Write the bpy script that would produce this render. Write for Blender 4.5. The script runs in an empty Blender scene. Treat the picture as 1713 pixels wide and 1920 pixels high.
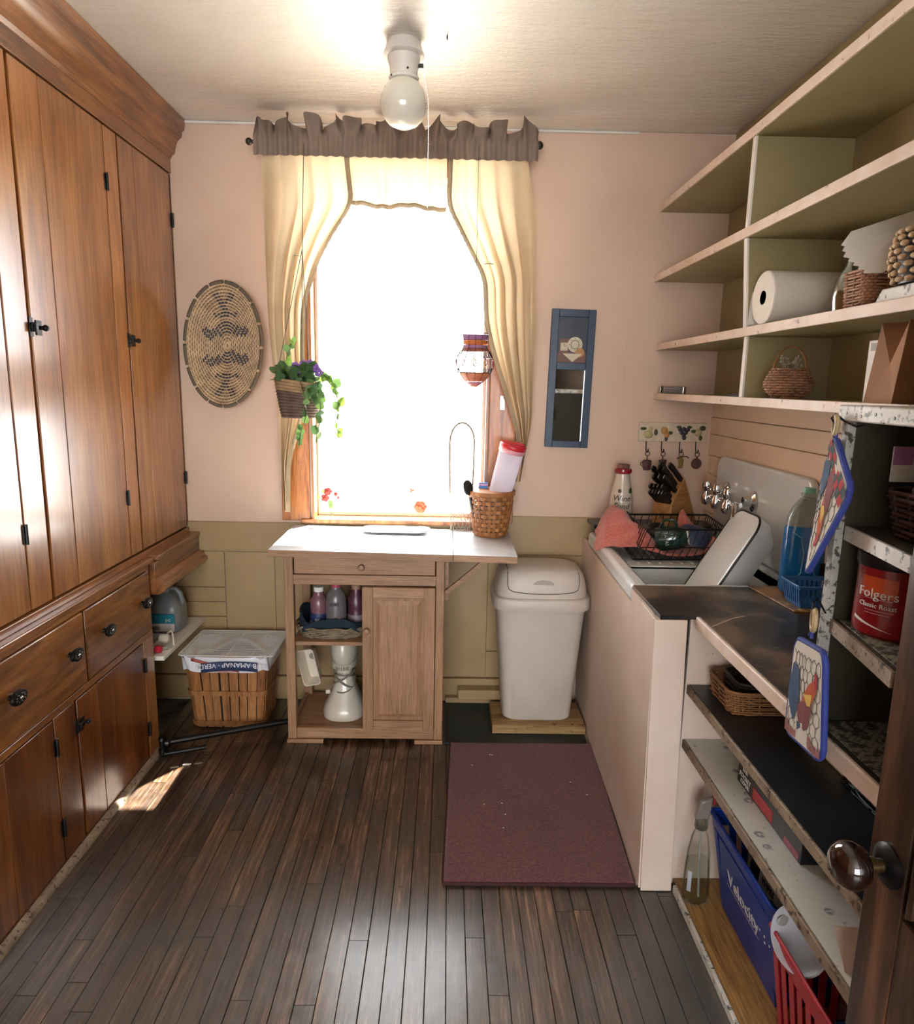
import bpy, bmesh, math, random
from mathutils import Matrix, Vector, Euler
R = random.Random(7)
SC = bpy.context.scene
COL = SC.collection
PI = math.pi
# ------------------------------------------------------------------ camera
def make_camera():
    p, r, y = math.radians(10.54), math.radians(1.13), math.radians(0.92)
    fw = Vector((math.sin(y)*math.cos(p), math.cos(y)*math.cos(p), -math.sin(p)))
    rt = Vector((math.cos(y), -math.sin(y), 0)); up = rt.cross(fw)
    rt2 = rt*math.cos(r)+up*math.sin(r); up2 = -rt*math.sin(r)+up*math.cos(r)
    cd = bpy.data.cameras.new('camera'); co = bpy.data.objects.new('camera', cd); COL.objects.link(co)
    cd.sensor_fit = 'HORIZONTAL'; cd.sensor_width = 36.0; cd.lens = 1293.3/1713*36.0
    cd.clip_start = 0.02; cd.clip_end = 200
    m = Matrix((rt2, up2, -fw)).transposed().to_4x4(); m.translation = Vector((0, 0, 1.5))
    co.matrix_world = m
    SC.camera = co
make_camera()
# ------------------------------------------------------------------ world, sun, exposure
SC.view_settings.view_transform = 'Standard'; SC.view_settings.look = 'None'
SC.view_settings.gamma = 1.0; SC.view_settings.use_curve_mapping = False
SC.view_settings.exposure = 0.34
SKY = 11.0
w = bpy.data.worlds.new('daylight'); SC.world = w; w.use_nodes = True
bg = w.node_tree.nodes['Background']; bg.inputs[0].default_value = (0.96, 0.98, 1.0, 1); bg.inputs[1].default_value = SKY
SUN_TO = Vector((0.52, 0.75, 1.36)).normalized()
sl = bpy.data.lights.new('sun', 'SUN'); sl.energy = 140.0; sl.angle = 0.009; sl.color = (1.0, 0.93, 0.82)
so = bpy.data.objects.new('sun', sl); COL.objects.link(so)
so.rotation_euler = SUN_TO.to_track_quat('Z', 'Y').to_euler(); so.location = (3, 6, 8)
def portal(name, loc, sx, sy, facing):
    l = bpy.data.lights.new(name, 'AREA'); l.shape = 'RECTANGLE'; l.size = sx; l.size_y = sy
    l.cycles.is_portal = True
    o = bpy.data.objects.new(name, l); COL.objects.link(o); o.location = loc
    o.rotation_euler = (-Vector(facing)).to_track_quat('Z', 'Y').to_euler()
portal('window_portal', (-0.215, 3.27, 1.61), .80, 1.48, (0, -1, 0))
portal('back_portal', (-0.15, -3.42, 1.40), 2.9, 2.0, (0, 1, 0))
SC.cycles.use_denoising = True
SC.cycles.max_bounces = 10; SC.cycles.diffuse_bounces = 5; SC.cycles.glossy_bounces = 4
SC.cycles.transmission_bounces = 8; SC.cycles.transparent_max_bounces = 12
SC.cycles.sample_clamp_indirect = 8.0
SC.cycles.caustics_reflective = True; SC.cycles.caustics_refractive = False
# ------------------------------------------------------------------ materials
def hx(s):
    s = s.lstrip('#'); c = [int(s[i:i+2], 16)/255 for i in (0, 2, 4)]
    return tuple(x/12.92 if x <= .04045 else ((x+.055)/1.055)**2.4 for x in c)+(1,)
class NT:
    def __init__(s, name):
        s.m = bpy.data.materials.new(name); s.m.use_nodes = True; s.t = s.m.node_tree
        s.b = s.t.nodes['Principled BSDF']; s.out = s.t.nodes['Material Output']
    def n(s, typ, **k):
        nd = s.t.nodes.new(typ)
        for a, v in k.items(): setattr(nd, a, v)
        return nd
    def l(s, a, b): s.t.links.new(a, b)
    def coord(s, kind='Object', scale=(1, 1, 1), rand=False):
        if kind == 'World':
            g = s.n('ShaderNodeNewGeometry').outputs['Position']
        else: g = s.n('ShaderNodeTexCoord').outputs[kind]
        mp = s.n('ShaderNodeMapping'); mp.inputs['Scale'].default_value = scale; s.l(g, mp.inputs[0])
        if rand:
            oi = s.n('ShaderNodeObjectInfo'); mu = s.n('ShaderNodeMath', operation='MULTIPLY'); mu.inputs[1].default_value = 37.0
            s.l(oi.outputs['Random'], mu.inputs[0])
            va = s.n('ShaderNodeVectorMath', operation='ADD'); s.l(mp.outputs[0], va.inputs[0]); s.l(mu.outputs[0], va.inputs[1])
            return va.outputs[0]
        return mp.outputs[0]
    def noise(s, vec, scale=5, detail=4, rough=.55, dist=0):
        nd = s.n('ShaderNodeTexNoise'); nd.inputs['Scale'].default_value = scale; nd.inputs['Detail'].default_value = detail
        nd.inputs['Roughness'].default_value = rough; nd.inputs['Distortion'].default_value = dist; s.l(vec, nd.inputs['Vector'])
        return nd.outputs['Fac']
    def ramp(s, fac, stops):
        r = s.n('ShaderNodeValToRGB'); e = r.color_ramp.elements
        e[0].position, e[0].color = stops[0][0], stops[0][1]
        e[1].position, e[1].color = stops[-1][0], stops[-1][1]
        for p_, c_ in stops[1:-1]:
            q = e.new(p_); q.color = c_
        s.l(fac, r.inputs[0]); return r.outputs['Color']
    def mix(s, fac, a, b, typ='MIX'):
        m = s.n('ShaderNodeMix', data_type='RGBA', blend_type=typ)
        for sock, v in ((m.inputs[0], fac), (m.inputs[6], a), (m.inputs[7], b)):
            if isinstance(v, (int, float)): sock.default_value = v
            elif isinstance(v, tuple): sock.default_value = v
            else: s.l(v, sock)
        return m.outputs[2]
    def bump(s, h, strength=.3, dist=.002):
        b = s.n('ShaderNodeBump'); b.inputs['Strength'].default_value = strength; b.inputs['Distance'].default_value = dist
        s.l(h, b.inputs['Height']); s.l(b.outputs[0], s.b.inputs['Normal'])
    def base(s, c):
        if isinstance(c, tuple): s.b.inputs['Base Color'].default_value = c
        else: s.l(c, s.b.inputs['Base Color'])
    def set(s, **k):
        names = dict(rough='Roughness', metal='Metallic', coat='Coat Weight', coatr='Coat Roughness', spec='Specular IOR Level',
                     trans='Transmission Weight', ior='IOR', sheen='Sheen Weight', alpha='Alpha', sss='Subsurface Weight')
        for a, v in k.items(): s.b.inputs[names[a]].default_value = v
        return s
BW0, BW1 = (0, 0, 0, 1), (1, 1, 1, 1)
def paint(name, c, c2=None, scale=6, rough=.5, bump=.15, bs=60, bd=.001, wear=None, wearth=.62, wscale=25, **k):
    t = NT(name); v = t.coord('World')
    col = t.ramp(t.noise(v, scale, 5), [(.3, hx(c)), (.7, hx(c2 or c))])
    if wear:
        wn = t.ramp(t.noise(v, wscale, 6, .7), [(wearth, BW0), (wearth+.05, BW1)])
        col = t.mix(wn, col, hx(wear))
    t.base(col); t.set(rough=rough, **k)
    if bump: t.bump(t.noise(v, bs, 4), bump, bd)
    return t.m
def plain(name, c, rough=.4, var=.08, **k):
    t = NT(name); v = t.coord('Object'); h = hx(c); d = tuple(x*(1-var*2) for x in h[:3])+(1,)
    t.base(t.ramp(t.noise(v, 30, 3), [(.3, d), (.7, h)])); t.set(rough=rough, **k); return t.m
def wood(name, dark, mid, light, axis=2, rough=.35, stretch=14, scale=3.2, coat=0, coatr=.15, wear=None, wth=.66, rand=True, vary=.25, bump=.12, kind='Object', fine=.55):
    t = NT(name); sc = [stretch]*3; sc[axis] = 1.0
    v = t.coord(kind, tuple(sc), rand)
    n1 = t.noise(v, scale, 6, .6, .8); n2 = t.noise(v, scale*7, 3, .5)
    col = t.ramp(n1, [(.28, hx(dark)), (.5, hx(mid)), (.72, hx(light))])
    col = t.mix(.25, col, t.ramp(n2, [(.35, hx(dark)), (.6, hx(light))]), 'MULTIPLY')
    sc3 = [stretch*6]*3; sc3[axis] = 2.2; n3 = t.noise(t.coord(kind, tuple(sc3), rand), scale*1.6, 3, .6)
    col = t.mix(fine, col, t.ramp(n3, [(.36, (.42, .36, .30, 1)), (.56, BW1)]), 'MULTIPLY')
    n4 = t.noise(t.coord('World'), 3.1, 5, .6); col = t.mix(.4, col, t.ramp(n4, [(.3, (.62, .52, .44, 1)), (.6, BW1)]), 'MULTIPLY')
    if vary:
        oi = t.n('ShaderNodeObjectInfo'); mr = t.n('ShaderNodeMapRange')
        mr.inputs[3].default_value = 1-vary; mr.inputs[4].default_value = 1+vary; t.l(oi.outputs['Random'], mr.inputs[0])
        hs = t.n('ShaderNodeHueSaturation'); t.l(mr.outputs[0], hs.inputs['Value']); t.l(col, hs.inputs['Color']); col = hs.outputs[0]
    if wear:
        wn = t.ramp(t.noise(t.coord('World'), 40, 6, .75), [(wth, BW0), (wth+.04, BW1)])
        col = t.mix(wn, col, hx(wear))
    t.base(col); t.set(rough=rough, coat=coat, coatr=coatr)
    if bump: t.bump(n3, bump*2.2, .0012)
    return t.m
def clear(name, tint='#ffffff', rough=.02, refl=.5):
    """thin glass or clear plastic: light passes through, fresnel glints on top"""
    t = NT(name); t.t.nodes.remove(t.b)
    tr = t.n('ShaderNodeBsdfTransparent'); tr.inputs[0].default_value = hx(tint)
    gl = t.n('ShaderNodeBsdfGlossy'); gl.inputs['Roughness'].default_value = rough
    lw = t.n('ShaderNodeLayerWeight'); lw.inputs[0].default_value = refl
    mu = t.n('ShaderNodeMath', operation='MULTIPLY'); mu.inputs[1].default_value = .6; t.l(lw.outputs['Fresnel'], mu.inputs[0])
    mx = t.n('ShaderNodeMixShader'); t.l(mu.outputs[0], mx.inputs[0]); t.l(tr.outputs[0], mx.inputs[1]); t.l(gl.outputs[0], mx.inputs[2])
    t.l(mx.outputs[0], t.out.inputs[0]); return t.m
def cloth(name, c, c2, transl=.5, scale=400, bump=.2, weave=True):
    t = NT(name); t.t.nodes.remove(t.b); v = t.coord('Object')
    col = t.ramp(t.noise(v, 8, 4), [(.3, hx(c)), (.7, hx(c2))])
    df = t.n('ShaderNodeBsdfDiffuse'); tl = t.n('ShaderNodeBsdfTranslucent'); t.l(col, df.inputs[0]); t.l(col, tl.inputs[0])
    b = t.n('ShaderNodeBump'); b.inputs['Strength'].default_value = bump; b.inputs['Distance'].default_value = .001
    t.l(t.noise(v, scale, 2), b.inputs['Height']); t.l(b.outputs[0], df.inputs['Normal'])
    mx = t.n('ShaderNodeMixShader'); mx.inputs[0].default_value = transl
    t.l(df.outputs[0], mx.inputs[1]); t.l(tl.outputs[0], mx.inputs[2]); t.l(mx.outputs[0], t.out.inputs[0]); return t.m
M = {}
M['cup'] = wood('honey_pine', '#824d24', '#a86f37', '#bd884a', 2, rough=.36, stretch=7, scale=1.5, coat=1.0, coatr=.2, vary=.12, wear='#c9a06a', wth=.735)
M['cupd'] = wood('dark_pine', '#4f2610', '#82491f', '#a0662e', 2, rough=.3, stretch=7, scale=1.6, coat=.7, coatr=.18, vary=.12, wear='#b98a55', wth=.72)
M['cupy'] = wood('pine_along', '#623718', '#98612d', '#b57c42', 1, rough=.34, stretch=9, scale=2.0, coat=.6, coatr=.2, vary=.1, wear='#cfae84', wth=.70)
M['drawer'] = wood('oak_drawer', '#623718', '#935e2b', '#b17c40', 1, rough=.32, stretch=8, scale=3.2, coat=.6, coatr=.2, vary=.1, wear='#c8a377', wth=.72)
M['carc'] = plain('cupboard_inside', '#1c0d06', .8)
M['floor'] = None
t = NT('floor_boards'); v = t.coord('Object', (22, 1.2, 22), True); n1 = t.noise(v, 3.5, 8, .65, .6)
col = t.ramp(n1, [(.30, hx('#1a100a')), (.5, hx('#4f3824')), (.70, hx('#96745a'))])
oi = t.n('ShaderNodeObjectInfo'); mr = t.n('ShaderNodeMapRange'); mr.inputs[3].default_value = .55; mr.inputs[4].default_value = 1.45
t.l(oi.outputs['Random'], mr.inputs[0]); hs = t.n('ShaderNodeHueSaturation'); t.l(mr.outputs[0], hs.inputs['Value']); t.l(col, hs.inputs['Color'])
fg = t.ramp(t.noise(t.coord('Object', (90, 2.0, 90), True), 4, 4, .65), [(.34, (.30, .26, .22, 1)), (.60, BW1)]); hs2 = t.mix(.75, hs.outputs[0], fg, 'MULTIPLY')
wv = t.coord('World'); wn = t.noise(wv, 2.2, 9, .68)
dirt = t.ramp(wn, [(.44, BW0), (.66, BW1)])
sp = t.n('ShaderNodeSeparateXYZ'); t.l(t.n('ShaderNodeNewGeometry').outputs['Position'], sp.inputs[0])
glareY = t.n('ShaderNodeMapRange'); glareY.inputs[1].default_value = 2.35; glareY.inputs[2].default_value = 1.5; glareY.inputs[3].default_value = 0; glareY.inputs[4].default_value = .22; t.l(sp.outputs[1], glareY.inputs[0])  # grey towards the camera: window glare on the boards, put into the colour
ad = t.n('ShaderNodeMath', operation='MULTIPLY'); t.l(glareY.outputs[0], ad.inputs[0]); t.l(t.ramp(wn, [(.3, BW0), (.6, BW1)]), ad.inputs[1])
scr = t.ramp(t.noise(wv, 75, 8, .8), [(.60, BW0), (.68, (.55,)*3+(1,))]); hs2 = t.mix(scr, hs2, hx('#9a8f82')); col = t.mix(dirt, hs2, hx('#2c2721')); col = t.mix(ad.outputs[0], col, hx('#8b8781'))
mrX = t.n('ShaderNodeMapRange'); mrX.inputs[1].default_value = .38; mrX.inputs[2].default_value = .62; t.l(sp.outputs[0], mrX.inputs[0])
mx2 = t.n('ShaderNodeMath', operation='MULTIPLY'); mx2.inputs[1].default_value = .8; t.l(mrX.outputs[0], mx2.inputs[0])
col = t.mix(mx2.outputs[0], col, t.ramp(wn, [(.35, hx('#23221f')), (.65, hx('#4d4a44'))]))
t.base(col); t.l(t.ramp(t.noise(wv, 30, 6, .7), [(.3, (.24,)*3+(1,)), (.75, (.55,)*3+(1,))]), t.b.inputs['Roughness'])
t.bump(t.noise(t.coord('Object', (70, 2.4, 70), True), 5, 5, .7), .5, .0015); t.set(coat=.75, coatr=.2, spec=.4); M['floor'] = t.m
M['gap'] = paint('floor_joint', '#14100c', '#8a8172', 3, rough=.9, bump=0)
M['pink'] = paint('pink_plaster', '#c7aa95', '#d3b6a0', 2.5, rough=.55, bump=.35, bs=9, bd=.004, wear='#a88d72', wearth=.74, wscale=9)
M['pinkb'] = paint('pink_boards', '#dcc0a4', '#e6ccb0', 3, rough=.4, bump=.2, bs=20, bd=.002)
M['tan'] = paint('tan_wainscot', '#957c54', '#a58b63', 4, rough=.45, bump=.35, bs=14, bd=.003, wear='#6f6245', wearth=.68, wscale=12)
M['olive'] = paint('olive_paint', '#8e825b', '#9b8f66', 3, rough=.45, bump=.15, bs=20)
M['shelfedge'] = paint('worn_pink_edge', '#c9b09c', '#d9c9bc', 14, rough=.5, bump=.3, bs=60, wear='#7d6a58', wearth=.62, wscale=30)
t = NT('ceiling_paint'); v = t.coord('World'); vs_ = t.coord('World', (1.0, 5.0, 1.0))
t.base(t.mix(t.ramp(t.noise(v, 22, 6, .7), [(.66, BW0), (.71, BW1)]), t.ramp(t.noise(v, 2.5, 5), [(.3, hx('#d6d0c4')), (.7, hx('#e2ddd3'))]), hx('#c4bba8')))
t.set(rough=.40, coat=1.0, coatr=.47, spec=1.0)
hm = t.n('ShaderNodeMath', operation='ADD'); t.l(t.noise(vs_, 5, 6, .65), hm.inputs[0]); m6 = t.n('ShaderNodeMath', operation='MULTIPLY'); m6.inputs[1].default_value = .25; t.l(t.noise(v, 60, 3, .6), m6.inputs[0]); t.l(m6.outputs[0], hm.inputs[1])
t.bump(hm.outputs[0], .75, .010)
bc_ = [n for n in t.t.nodes if n.type == 'BUMP'][0]; t.l(bc_.outputs[0], t.b.inputs['Coat Normal'])
M['ceil'] = t.m
M['white'] = paint('white_paint', '#cfcac0', '#e2ded6', 6, rough=.45)
M['dirtywhite'] = paint('worn_white_paint', '#b0ada3', '#d6d4cc', 9, rough=.5, bump=.4, bs=70, wear='#4b463d', wearth=.56, wscale=55)
M['olded'] = paint('worn_wood_edge', '#6f5f4d', '#93826c', 18, rough=.6, bump=.5, bs=90, wear='#3c2e22', wearth=.56, wscale=60)
M['sinkside'] = paint('sink_side_paint', '#cbb5a4', '#dacabd', 4, rough=.5, bump=.2, bs=20, wear='#6a5a4c', wearth=.675, wscale=26)
M['liner'] = paint('black_linoleum', '#15181b', '#24272a', 5, rough=.32, bump=.3, bs=60, wear='#5b5a57', wearth=.66, wscale=26)
M['linertop'] = paint('worn_black_top', '#221f1d', '#4a4038', 7, rough=.33, bump=.3, bs=60, wear='#8d8478', wearth=.68, wscale=30)
M['casing'] = wood('window_casing', '#7a4315', '#b9763a', '#cf9150', 2, rough=.35, stretch=10, vary=.05, coat=.2)
M['cart'] = wood('birch_cart', '#94704f', '#b08a68', '#bd9876', 2, rough=.45, stretch=14, scale=3.5, vary=.08, wear='#7d5f42', wth=.70)
M['carth'] = wood('birch_rail', '#94704f', '#b08a68', '#bd9876', 0, rough=.45, stretch=10, scale=3, vary=.08, wear='#7d5f42', wth=.70)
M['steel'] = paint('worn_steel_top', '#b4babf', '#d2d7db', 8, rough=.42, bump=.1, metal=.35, wear='#8f9498', wearth=.7)
M['enamel'] = paint('white_enamel', '#cdd2d2', '#d9dddc', 3, rough=.18, bump=.03, coat=.4)
M['blackm'] = plain('black_iron', '#0f0f10', .35, metal=.4)
M['chrome'] = plain('chrome', '#e6e8ea', .08, metal=1.0, var=.02)
M['silver'] = plain('bright_wire', '#c9cbcc', .25, metal=1.0, var=.05)
M['splint'] = wood('splint_wood', '#7d4d24', '#a9713c', '#c48f57', 2, rough=.55, stretch=10, vary=.2)
M['basket'] = wood('bushel_wood', '#7a4a24', '#a9743f', '#bd8c58', 2, rough=.6, stretch=12, vary=.18)
M['wicker'] = plain('brown_wicker', '#9a6a3e', .6, .25)
M['wickerp'] = plain('pinkish_wicker', '#a9795c', .6, .25)
M['wickerl'] = plain('pale_wicker', '#c9ab86', .6, .2)
M['wickerd'] = plain('dark_wicker', '#2a1a10', .5, .3)
M['plaswh'] = plain('cream_plastic', '#d3c8b6', .38, .03)
M['rackwire'] = plain('rack_wire', '#cfccc6', .3, .03)
M['curt'] = cloth('curtain_linen', '#cdb998', '#dac7a6', .40)
M['curth'] = cloth('curtain_header', '#7a6b60', '#8b7b6e', .05)
M['hem'] = cloth('lace_trim', '#8a7a63', '#a5947a', .12, bump=.6)
M['globe'] = NT('opal_glass').set(rough=.12, coat=.5).m
tt = M['globe'].node_tree.nodes['Principled BSDF']; tt.inputs['Base Color'].default_value = hx('#d9d6c8'); tt.inputs['Subsurface Weight'].default_value = .6
tt.inputs['Subsurface Radius'].default_value = (.05, .05, .05)
M['glass'] = clear('window_glass', refl=.25)
M['clear'] = clear('clear_plastic', '#dfe6ea', .08, .6)
M['mirror'] = plain('mirror_silver', '#dfe2e2', .02, metal=1.0, var=0)
M['paper'] = plain('paper_white', '#e4e2dc', .85, .03)
M['black'] = plain('black_plastic', '#0c0c0e', .35)
# ------------------------------------------------------------------ mesh building
class MB:
    def __init__(s): s.v = []; s.f = []; s.X = None
    def add(s, vs, fs):
        b = len(s.v)
        for p in vs:
            p = Vector(p); s.v.append(s.X @ p if s.X else p)
        s.f += [tuple(b+i for i in q) for q in fs]; return s
    def box(s, x0, x1, y0, y1, z0, z1):
        return s.add([(x0, y0, z0), (x1, y0, z0), (x1, y1, z0), (x0, y1, z0), (x0, y0, z1), (x1, y0, z1), (x1, y1, z1), (x0, y1, z1)],
              [(0, 3, 2, 1), (4, 5, 6, 7), (0, 1, 5, 4), (1, 2, 6, 5), (2, 3, 7, 6), (3, 0, 4, 7)])
    def hexa(s, p): return s.add(p, [(0, 3, 2, 1), (4, 5, 6, 7), (0, 1, 5, 4), (1, 2, 6, 5), (2, 3, 7, 6), (3, 0, 4, 7)])
    def tube(s, pts, r, n=8, closed=False):
        pts = [Vector(p) for p in pts]; m = len(pts); rr = r if isinstance(r, (list, tuple)) else [r]*m
        vs = []; up = None
        for i, p in enumerate(pts):
            a = pts[(i-1) % m] if (closed or i > 0) else p; b = pts[(i+1) % m] if (closed or i < m-1) else p
            d = (b-a); d = d.normalized() if d.length > 1e-9 else Vector((0, 0, 1))
            if up is None: up = Vector((0, 0, 1)) if abs(d.z) < .9 else Vector((1, 0, 0))
            sx = d.cross(up)
            if sx.length < 1e-4: up = Vector((1, 0, 0)) if abs(d.x) < .9 else Vector((0, 1, 0)); sx = d.cross(up)
            sx.normalize(); up = sx.cross(d).normalized()
            for k in range(n):
                q = 2*PI*k/n; vs.append(p+(sx*math.cos(q)+up*math.sin(q))*rr[i])
        fs = []
        for i in range(m if closed else m-1):
            j = (i+1) % m
            for k in range(n):
                l = (k+1) % n; fs.append((i*n+k, i*n+l, j*n+l, j*n+k))
        if not closed: fs.append(tuple(range(n-1, -1, -1))); fs.append(tuple((m-1)*n+k for k in range(n)))
        return s.add(vs, fs)
    def lathe(s, prof, n=24, c=(0, 0, 0), ax='z', sx=1, sy=1, power=2):
        vs = []
        for r, z in prof:
            for k in range(n):
                q = 2*PI*k/n; cx, cy = math.cos(q), math.sin(q)
                if power != 2:
                    e = 2/power; cx = math.copysign(abs(cx)**e, cx); cy = math.copysign(abs(cy)**e, cy)
                x, y = r*sx*cx, r*sy*cy
                if ax == 'z': p = (c[0]+x, c[1]+y, c[2]+z)
                elif ax == 'x': p = (c[0]+z, c[1]+x, c[2]+y)
                else: p = (c[0]+y, c[1]+z, c[2]+x)
                vs.append(p)
        fs = []
        for i in range(len(prof)-1):
            for k in range(n):
                l = (k+1) % n; fs.append((i*n+k, i*n+l, (i+1)*n+l, (i+1)*n+k))
        fs.append(tuple(range(n-1, -1, -1))); fs.append(tuple((len(prof)-1)*n+k for k in range(n)))
        return s.add(vs, fs)
    def ball(s, c, r, n=12, m=8, sx=1, sy=1, sz=1):
        return s.lathe([(r*math.sin(PI*i/m)+1e-5, -r*sz*math.cos(PI*i/m)) for i in range(m+1)], n, c, 'z', sx, sy)
    def prism(s, poly, d0, d1, plane='xz'):
        """poly in two coordinates, pushed along the third from d0 to d1"""
        def P(a, b, d): return {'xz': (a, d, b), 'yz': (d, a, b), 'xy': (a, b, d)}[plane]
        n = len(poly); vs = [P(a, b, d0) for a, b in poly]+[P(a, b, d1) for a, b in poly]
        return s.add(vs, [tuple(range(n)), tuple(range(2*n-1, n-1, -1))]+[(i, i+n, (i+1) % n+n, (i+1) % n) for i in range(n)])
    def grid(s, fn, nu, nv):
        vs = [fn(i/nu, j/nv) for j in range(nv+1) for i in range(nu+1)]
        return s.add(vs, [(j*(nu+1)+i, j*(nu+1)+i+1, (j+1)*(nu+1)+i+1, (j+1)*(nu+1)+i) for j in range(nv) for i in range(nu)])
def root_of(p):
    while p.parent: p = p.parent
    return p
def part(name, mb, m, parent=None, bev=0, world=True, smooth=.7, label=None, solid=0, seg=2, recalc=True):
    """ONE mesh object. world: the vertices are world coordinates; the parent thing is not rotated."""
    vs = mb.v
    if parent is None:
        xs = [p[0] for p in vs]; ys = [p[1] for p in vs]; zs = [p[2] for p in vs]
        org = Vector(((min(xs)+max(xs))/2, (min(ys)+max(ys))/2, min(zs)))
    else: org = root_of(parent).location.copy() if world else Vector((0, 0, 0))
    me = bpy.data.meshes.new(name); me.from_pydata([p-org for p in vs], [], mb.f)
    if recalc:
        b = bmesh.new(); b.from_mesh(me); bmesh.ops.recalc_face_normals(b, faces=b.faces); b.to_mesh(me); b.free()
    me.materials.append(m)
    if smooth:
        me.shade_smooth(); me.set_sharp_from_angle(angle=smooth)
    o = bpy.data.objects.new(name, me); COL.objects.link(o)
    if parent is None: o.location = org
    else: o.parent = parent
    if label: o['label'] = label
    if solid:
        s_ = o.modifiers.new('thick', 'SOLIDIFY'); s_.thickness = solid; s_.offset = 0
    if bev:
        bm_ = o.modifiers.new('bevel', 'BEVEL'); bm_.width = bev; bm_.segments = seg; bm_.limit_method = 'ANGLE'; bm_.angle_limit = .6
    return o
def tag(o, label, cat, group=None):
    o['label'] = label; o['category'] = cat
    if group: o['group'] = group
    return o
def thing(name, label, cat, loc=(0, 0, 0), rz=0, group=None):
    o = bpy.data.objects.new(name, None); COL.objects.link(o); o.location = loc; o.rotation_euler = (0, 0, rz)
    o.empty_display_size = .05
    return tag(o, label, cat, group)
def struct(o): o['kind'] = 'structure'; return o
def dup(root, loc, rot=None, label=None):
    r = root.copy(); COL.objects.link(r); r.location = loc
    if rot is not None: r.rotation_euler = rot
    if label: r['label'] = label
    for ch in list(root.children):
        c = ch.copy(); COL.objects.link(c); c.parent = r
        for g in list(ch.children):
            d = g.copy(); COL.objects.link(d); d.parent = c
    return r
def rrect(x0, x1, y0, y1, r, n=5):
    out = []
    for cx, cy, a in ((x1-r, y1-r, 0), (x0+r, y1-r, 90), (x0+r, y0+r, 180), (x1-r, y0+r, 270)):
        for k in range(n+1):
            q = math.radians(a+90*k/n); out.append((cx+r*math.cos(q), cy+r*math.sin(q)))
    return out
def text_mb(s, size, fn, thick=0.0006, italic=0):
    """lettering as thin solid mesh; fn maps (x, y, h) of the lettering to a point"""
    cu = bpy.data.curves.new('lettering', 'FONT'); cu.body = s; cu.size = size; cu.extrude = thick; cu.resolution_u = 2
    cu.align_x = 'CENTER'; cu.shear = italic
    ob = bpy.data.objects.new('lettering', cu); me = bpy.data.meshes.new_from_object(ob)
    mb = MB(); mb.add([fn(v_.co.x, v_.co.y, v_.co.z+thick) for v_ in me.vertices], [tuple(p.vertices) for p in me.polygons])
    bpy.data.objects.remove(ob); bpy.data.curves.remove(cu); bpy.data.meshes.remove(me)
    return mb
def sring(rx, ry, n, power=2):
    out = []
    for k in range(n):
        q = 2*PI*k/n; cx, cy = math.cos(q), math.sin(q); e = 2/power
        out.append((rx*math.copysign(abs(cx)**e, cx), ry*math.copysign(abs(cy)**e, cy)))
    return out
def woven(mb, prof, c=(0, 0, 0), stakes=20, tr=.0025, amp=.0025, power=2, sub=4, stake_mb=None, flat=1):
    """rows of weavers going in and out round upright stakes. prof: (z, rx, ry) per row"""
    n = stakes*sub
    for j, (z, rx, ry) in enumerate(prof):
        ring = sring(rx, ry, n, power); pts = []
        for k, (x, y) in enumerate(ring):
            w_ = amp*math.cos(PI*k/sub+PI*j); L = math.hypot(x, y)
            pts.append((c[0]+x*(1+w_/L), c[1]+y*(1+w_/L), c[2]+z))
        mb.tube(pts, tr, 5, True)
    tgt = stake_mb or mb
    for k in range(stakes):
        pts = []
        for z, rx, ry in prof:
            x, y = sring(rx, ry, stakes*2, power)[k*2+1 if False else k*2]; pts.append((c[0]+x, c[1]+y, c[2]+z))
        tgt.tube(pts, tr*.9, 5)
    return mb
# ------------------------------------------------------------------ room shell
YB, XR, ZC = 3.12, 1.2, 2.55
floor = struct(part('floor', MB().box(-1.75, 1.4, -3.5, 3.4, -.12, -.018), M['gap']))
x = -1.20; i = 0
while x < 1.2:
    y = 3.12; first = True
    while y > .25:
        L = R.uniform(.55, 1.5)
        if first: L = R.uniform(.3, 1.4); first = False
        y0 = max(y-L, .25); dz = R.uniform(-.0012, .0006)
        if y0-.25 < .2: y0 = .25
        mb = MB().box(x+.0008, x+.0522, y0+.0008, y-.0006, -.018, dz)
        if not (x > .72 and y0 < 1.8) or True: part('plank', mb, M['floor'], floor, bev=.0009, seg=1, smooth=0)
        y = y0
    x += .0530; i += 1
part('far_flooring', MB().box(-1.75, 1.4, -3.4, .249, -.018, 0), M['floor'], floor, smooth=0)
wb = MB()
wb.box(-1.75, -.61, YB, 3.28, -.1, ZC); wb.box(.18, 1.4, YB, 3.28, -.1, ZC)
wb.box(-.61, .18, YB, 3.28, -.1, .88); wb.box(-.61, .18, YB, 3.28, 2.34, ZC)
wall_back = struct(part('wall_back', wb, M['pink'], smooth=0))
# proud plaster board right of the joint, and the tan boarding low on the wall
part('plaster_panel', MB().box(.782, 1.198, YB-.006, YB, .5, 2.549), M['pink'], wall_back, bev=.003, smooth=0)
for (a, b, c_, d) in [(-1.2, -.62, .722, .858), (-1.6, -1.022, .548, .718), (-1.6, -1.022, .478, .545), (-1.6, -1.022, .405, .475), (-1.6, -1.022, .12, .402),
                      (-1.018, -.79, .12, .718), (-.786, -.62, .12, .718), (-.62, .20, .12, .86), (.20, .78, .725, .905), (.20, .78, .25, .722), (.20, .78, .12, .247)]:
    part('wainscot_board', MB().box(a, b, YB-.012, YB, c_, d), M['tan'], wall_back, bev=.003, smooth=0)
struct(part('baseboard_back', MB().box(-1.6, .62, YB-.03, YB-.0005, 0, .115), M['tan'], bev=.004))
wr = struct(part('wall_right', MB().box(XR, 1.4, -3.5, 3.4, -.1, ZC), M['olive'], smooth=0))
zz = [.80, .95, 1.035, 1.12, 1.205, 1.30, 1.375, 1.45]
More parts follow.
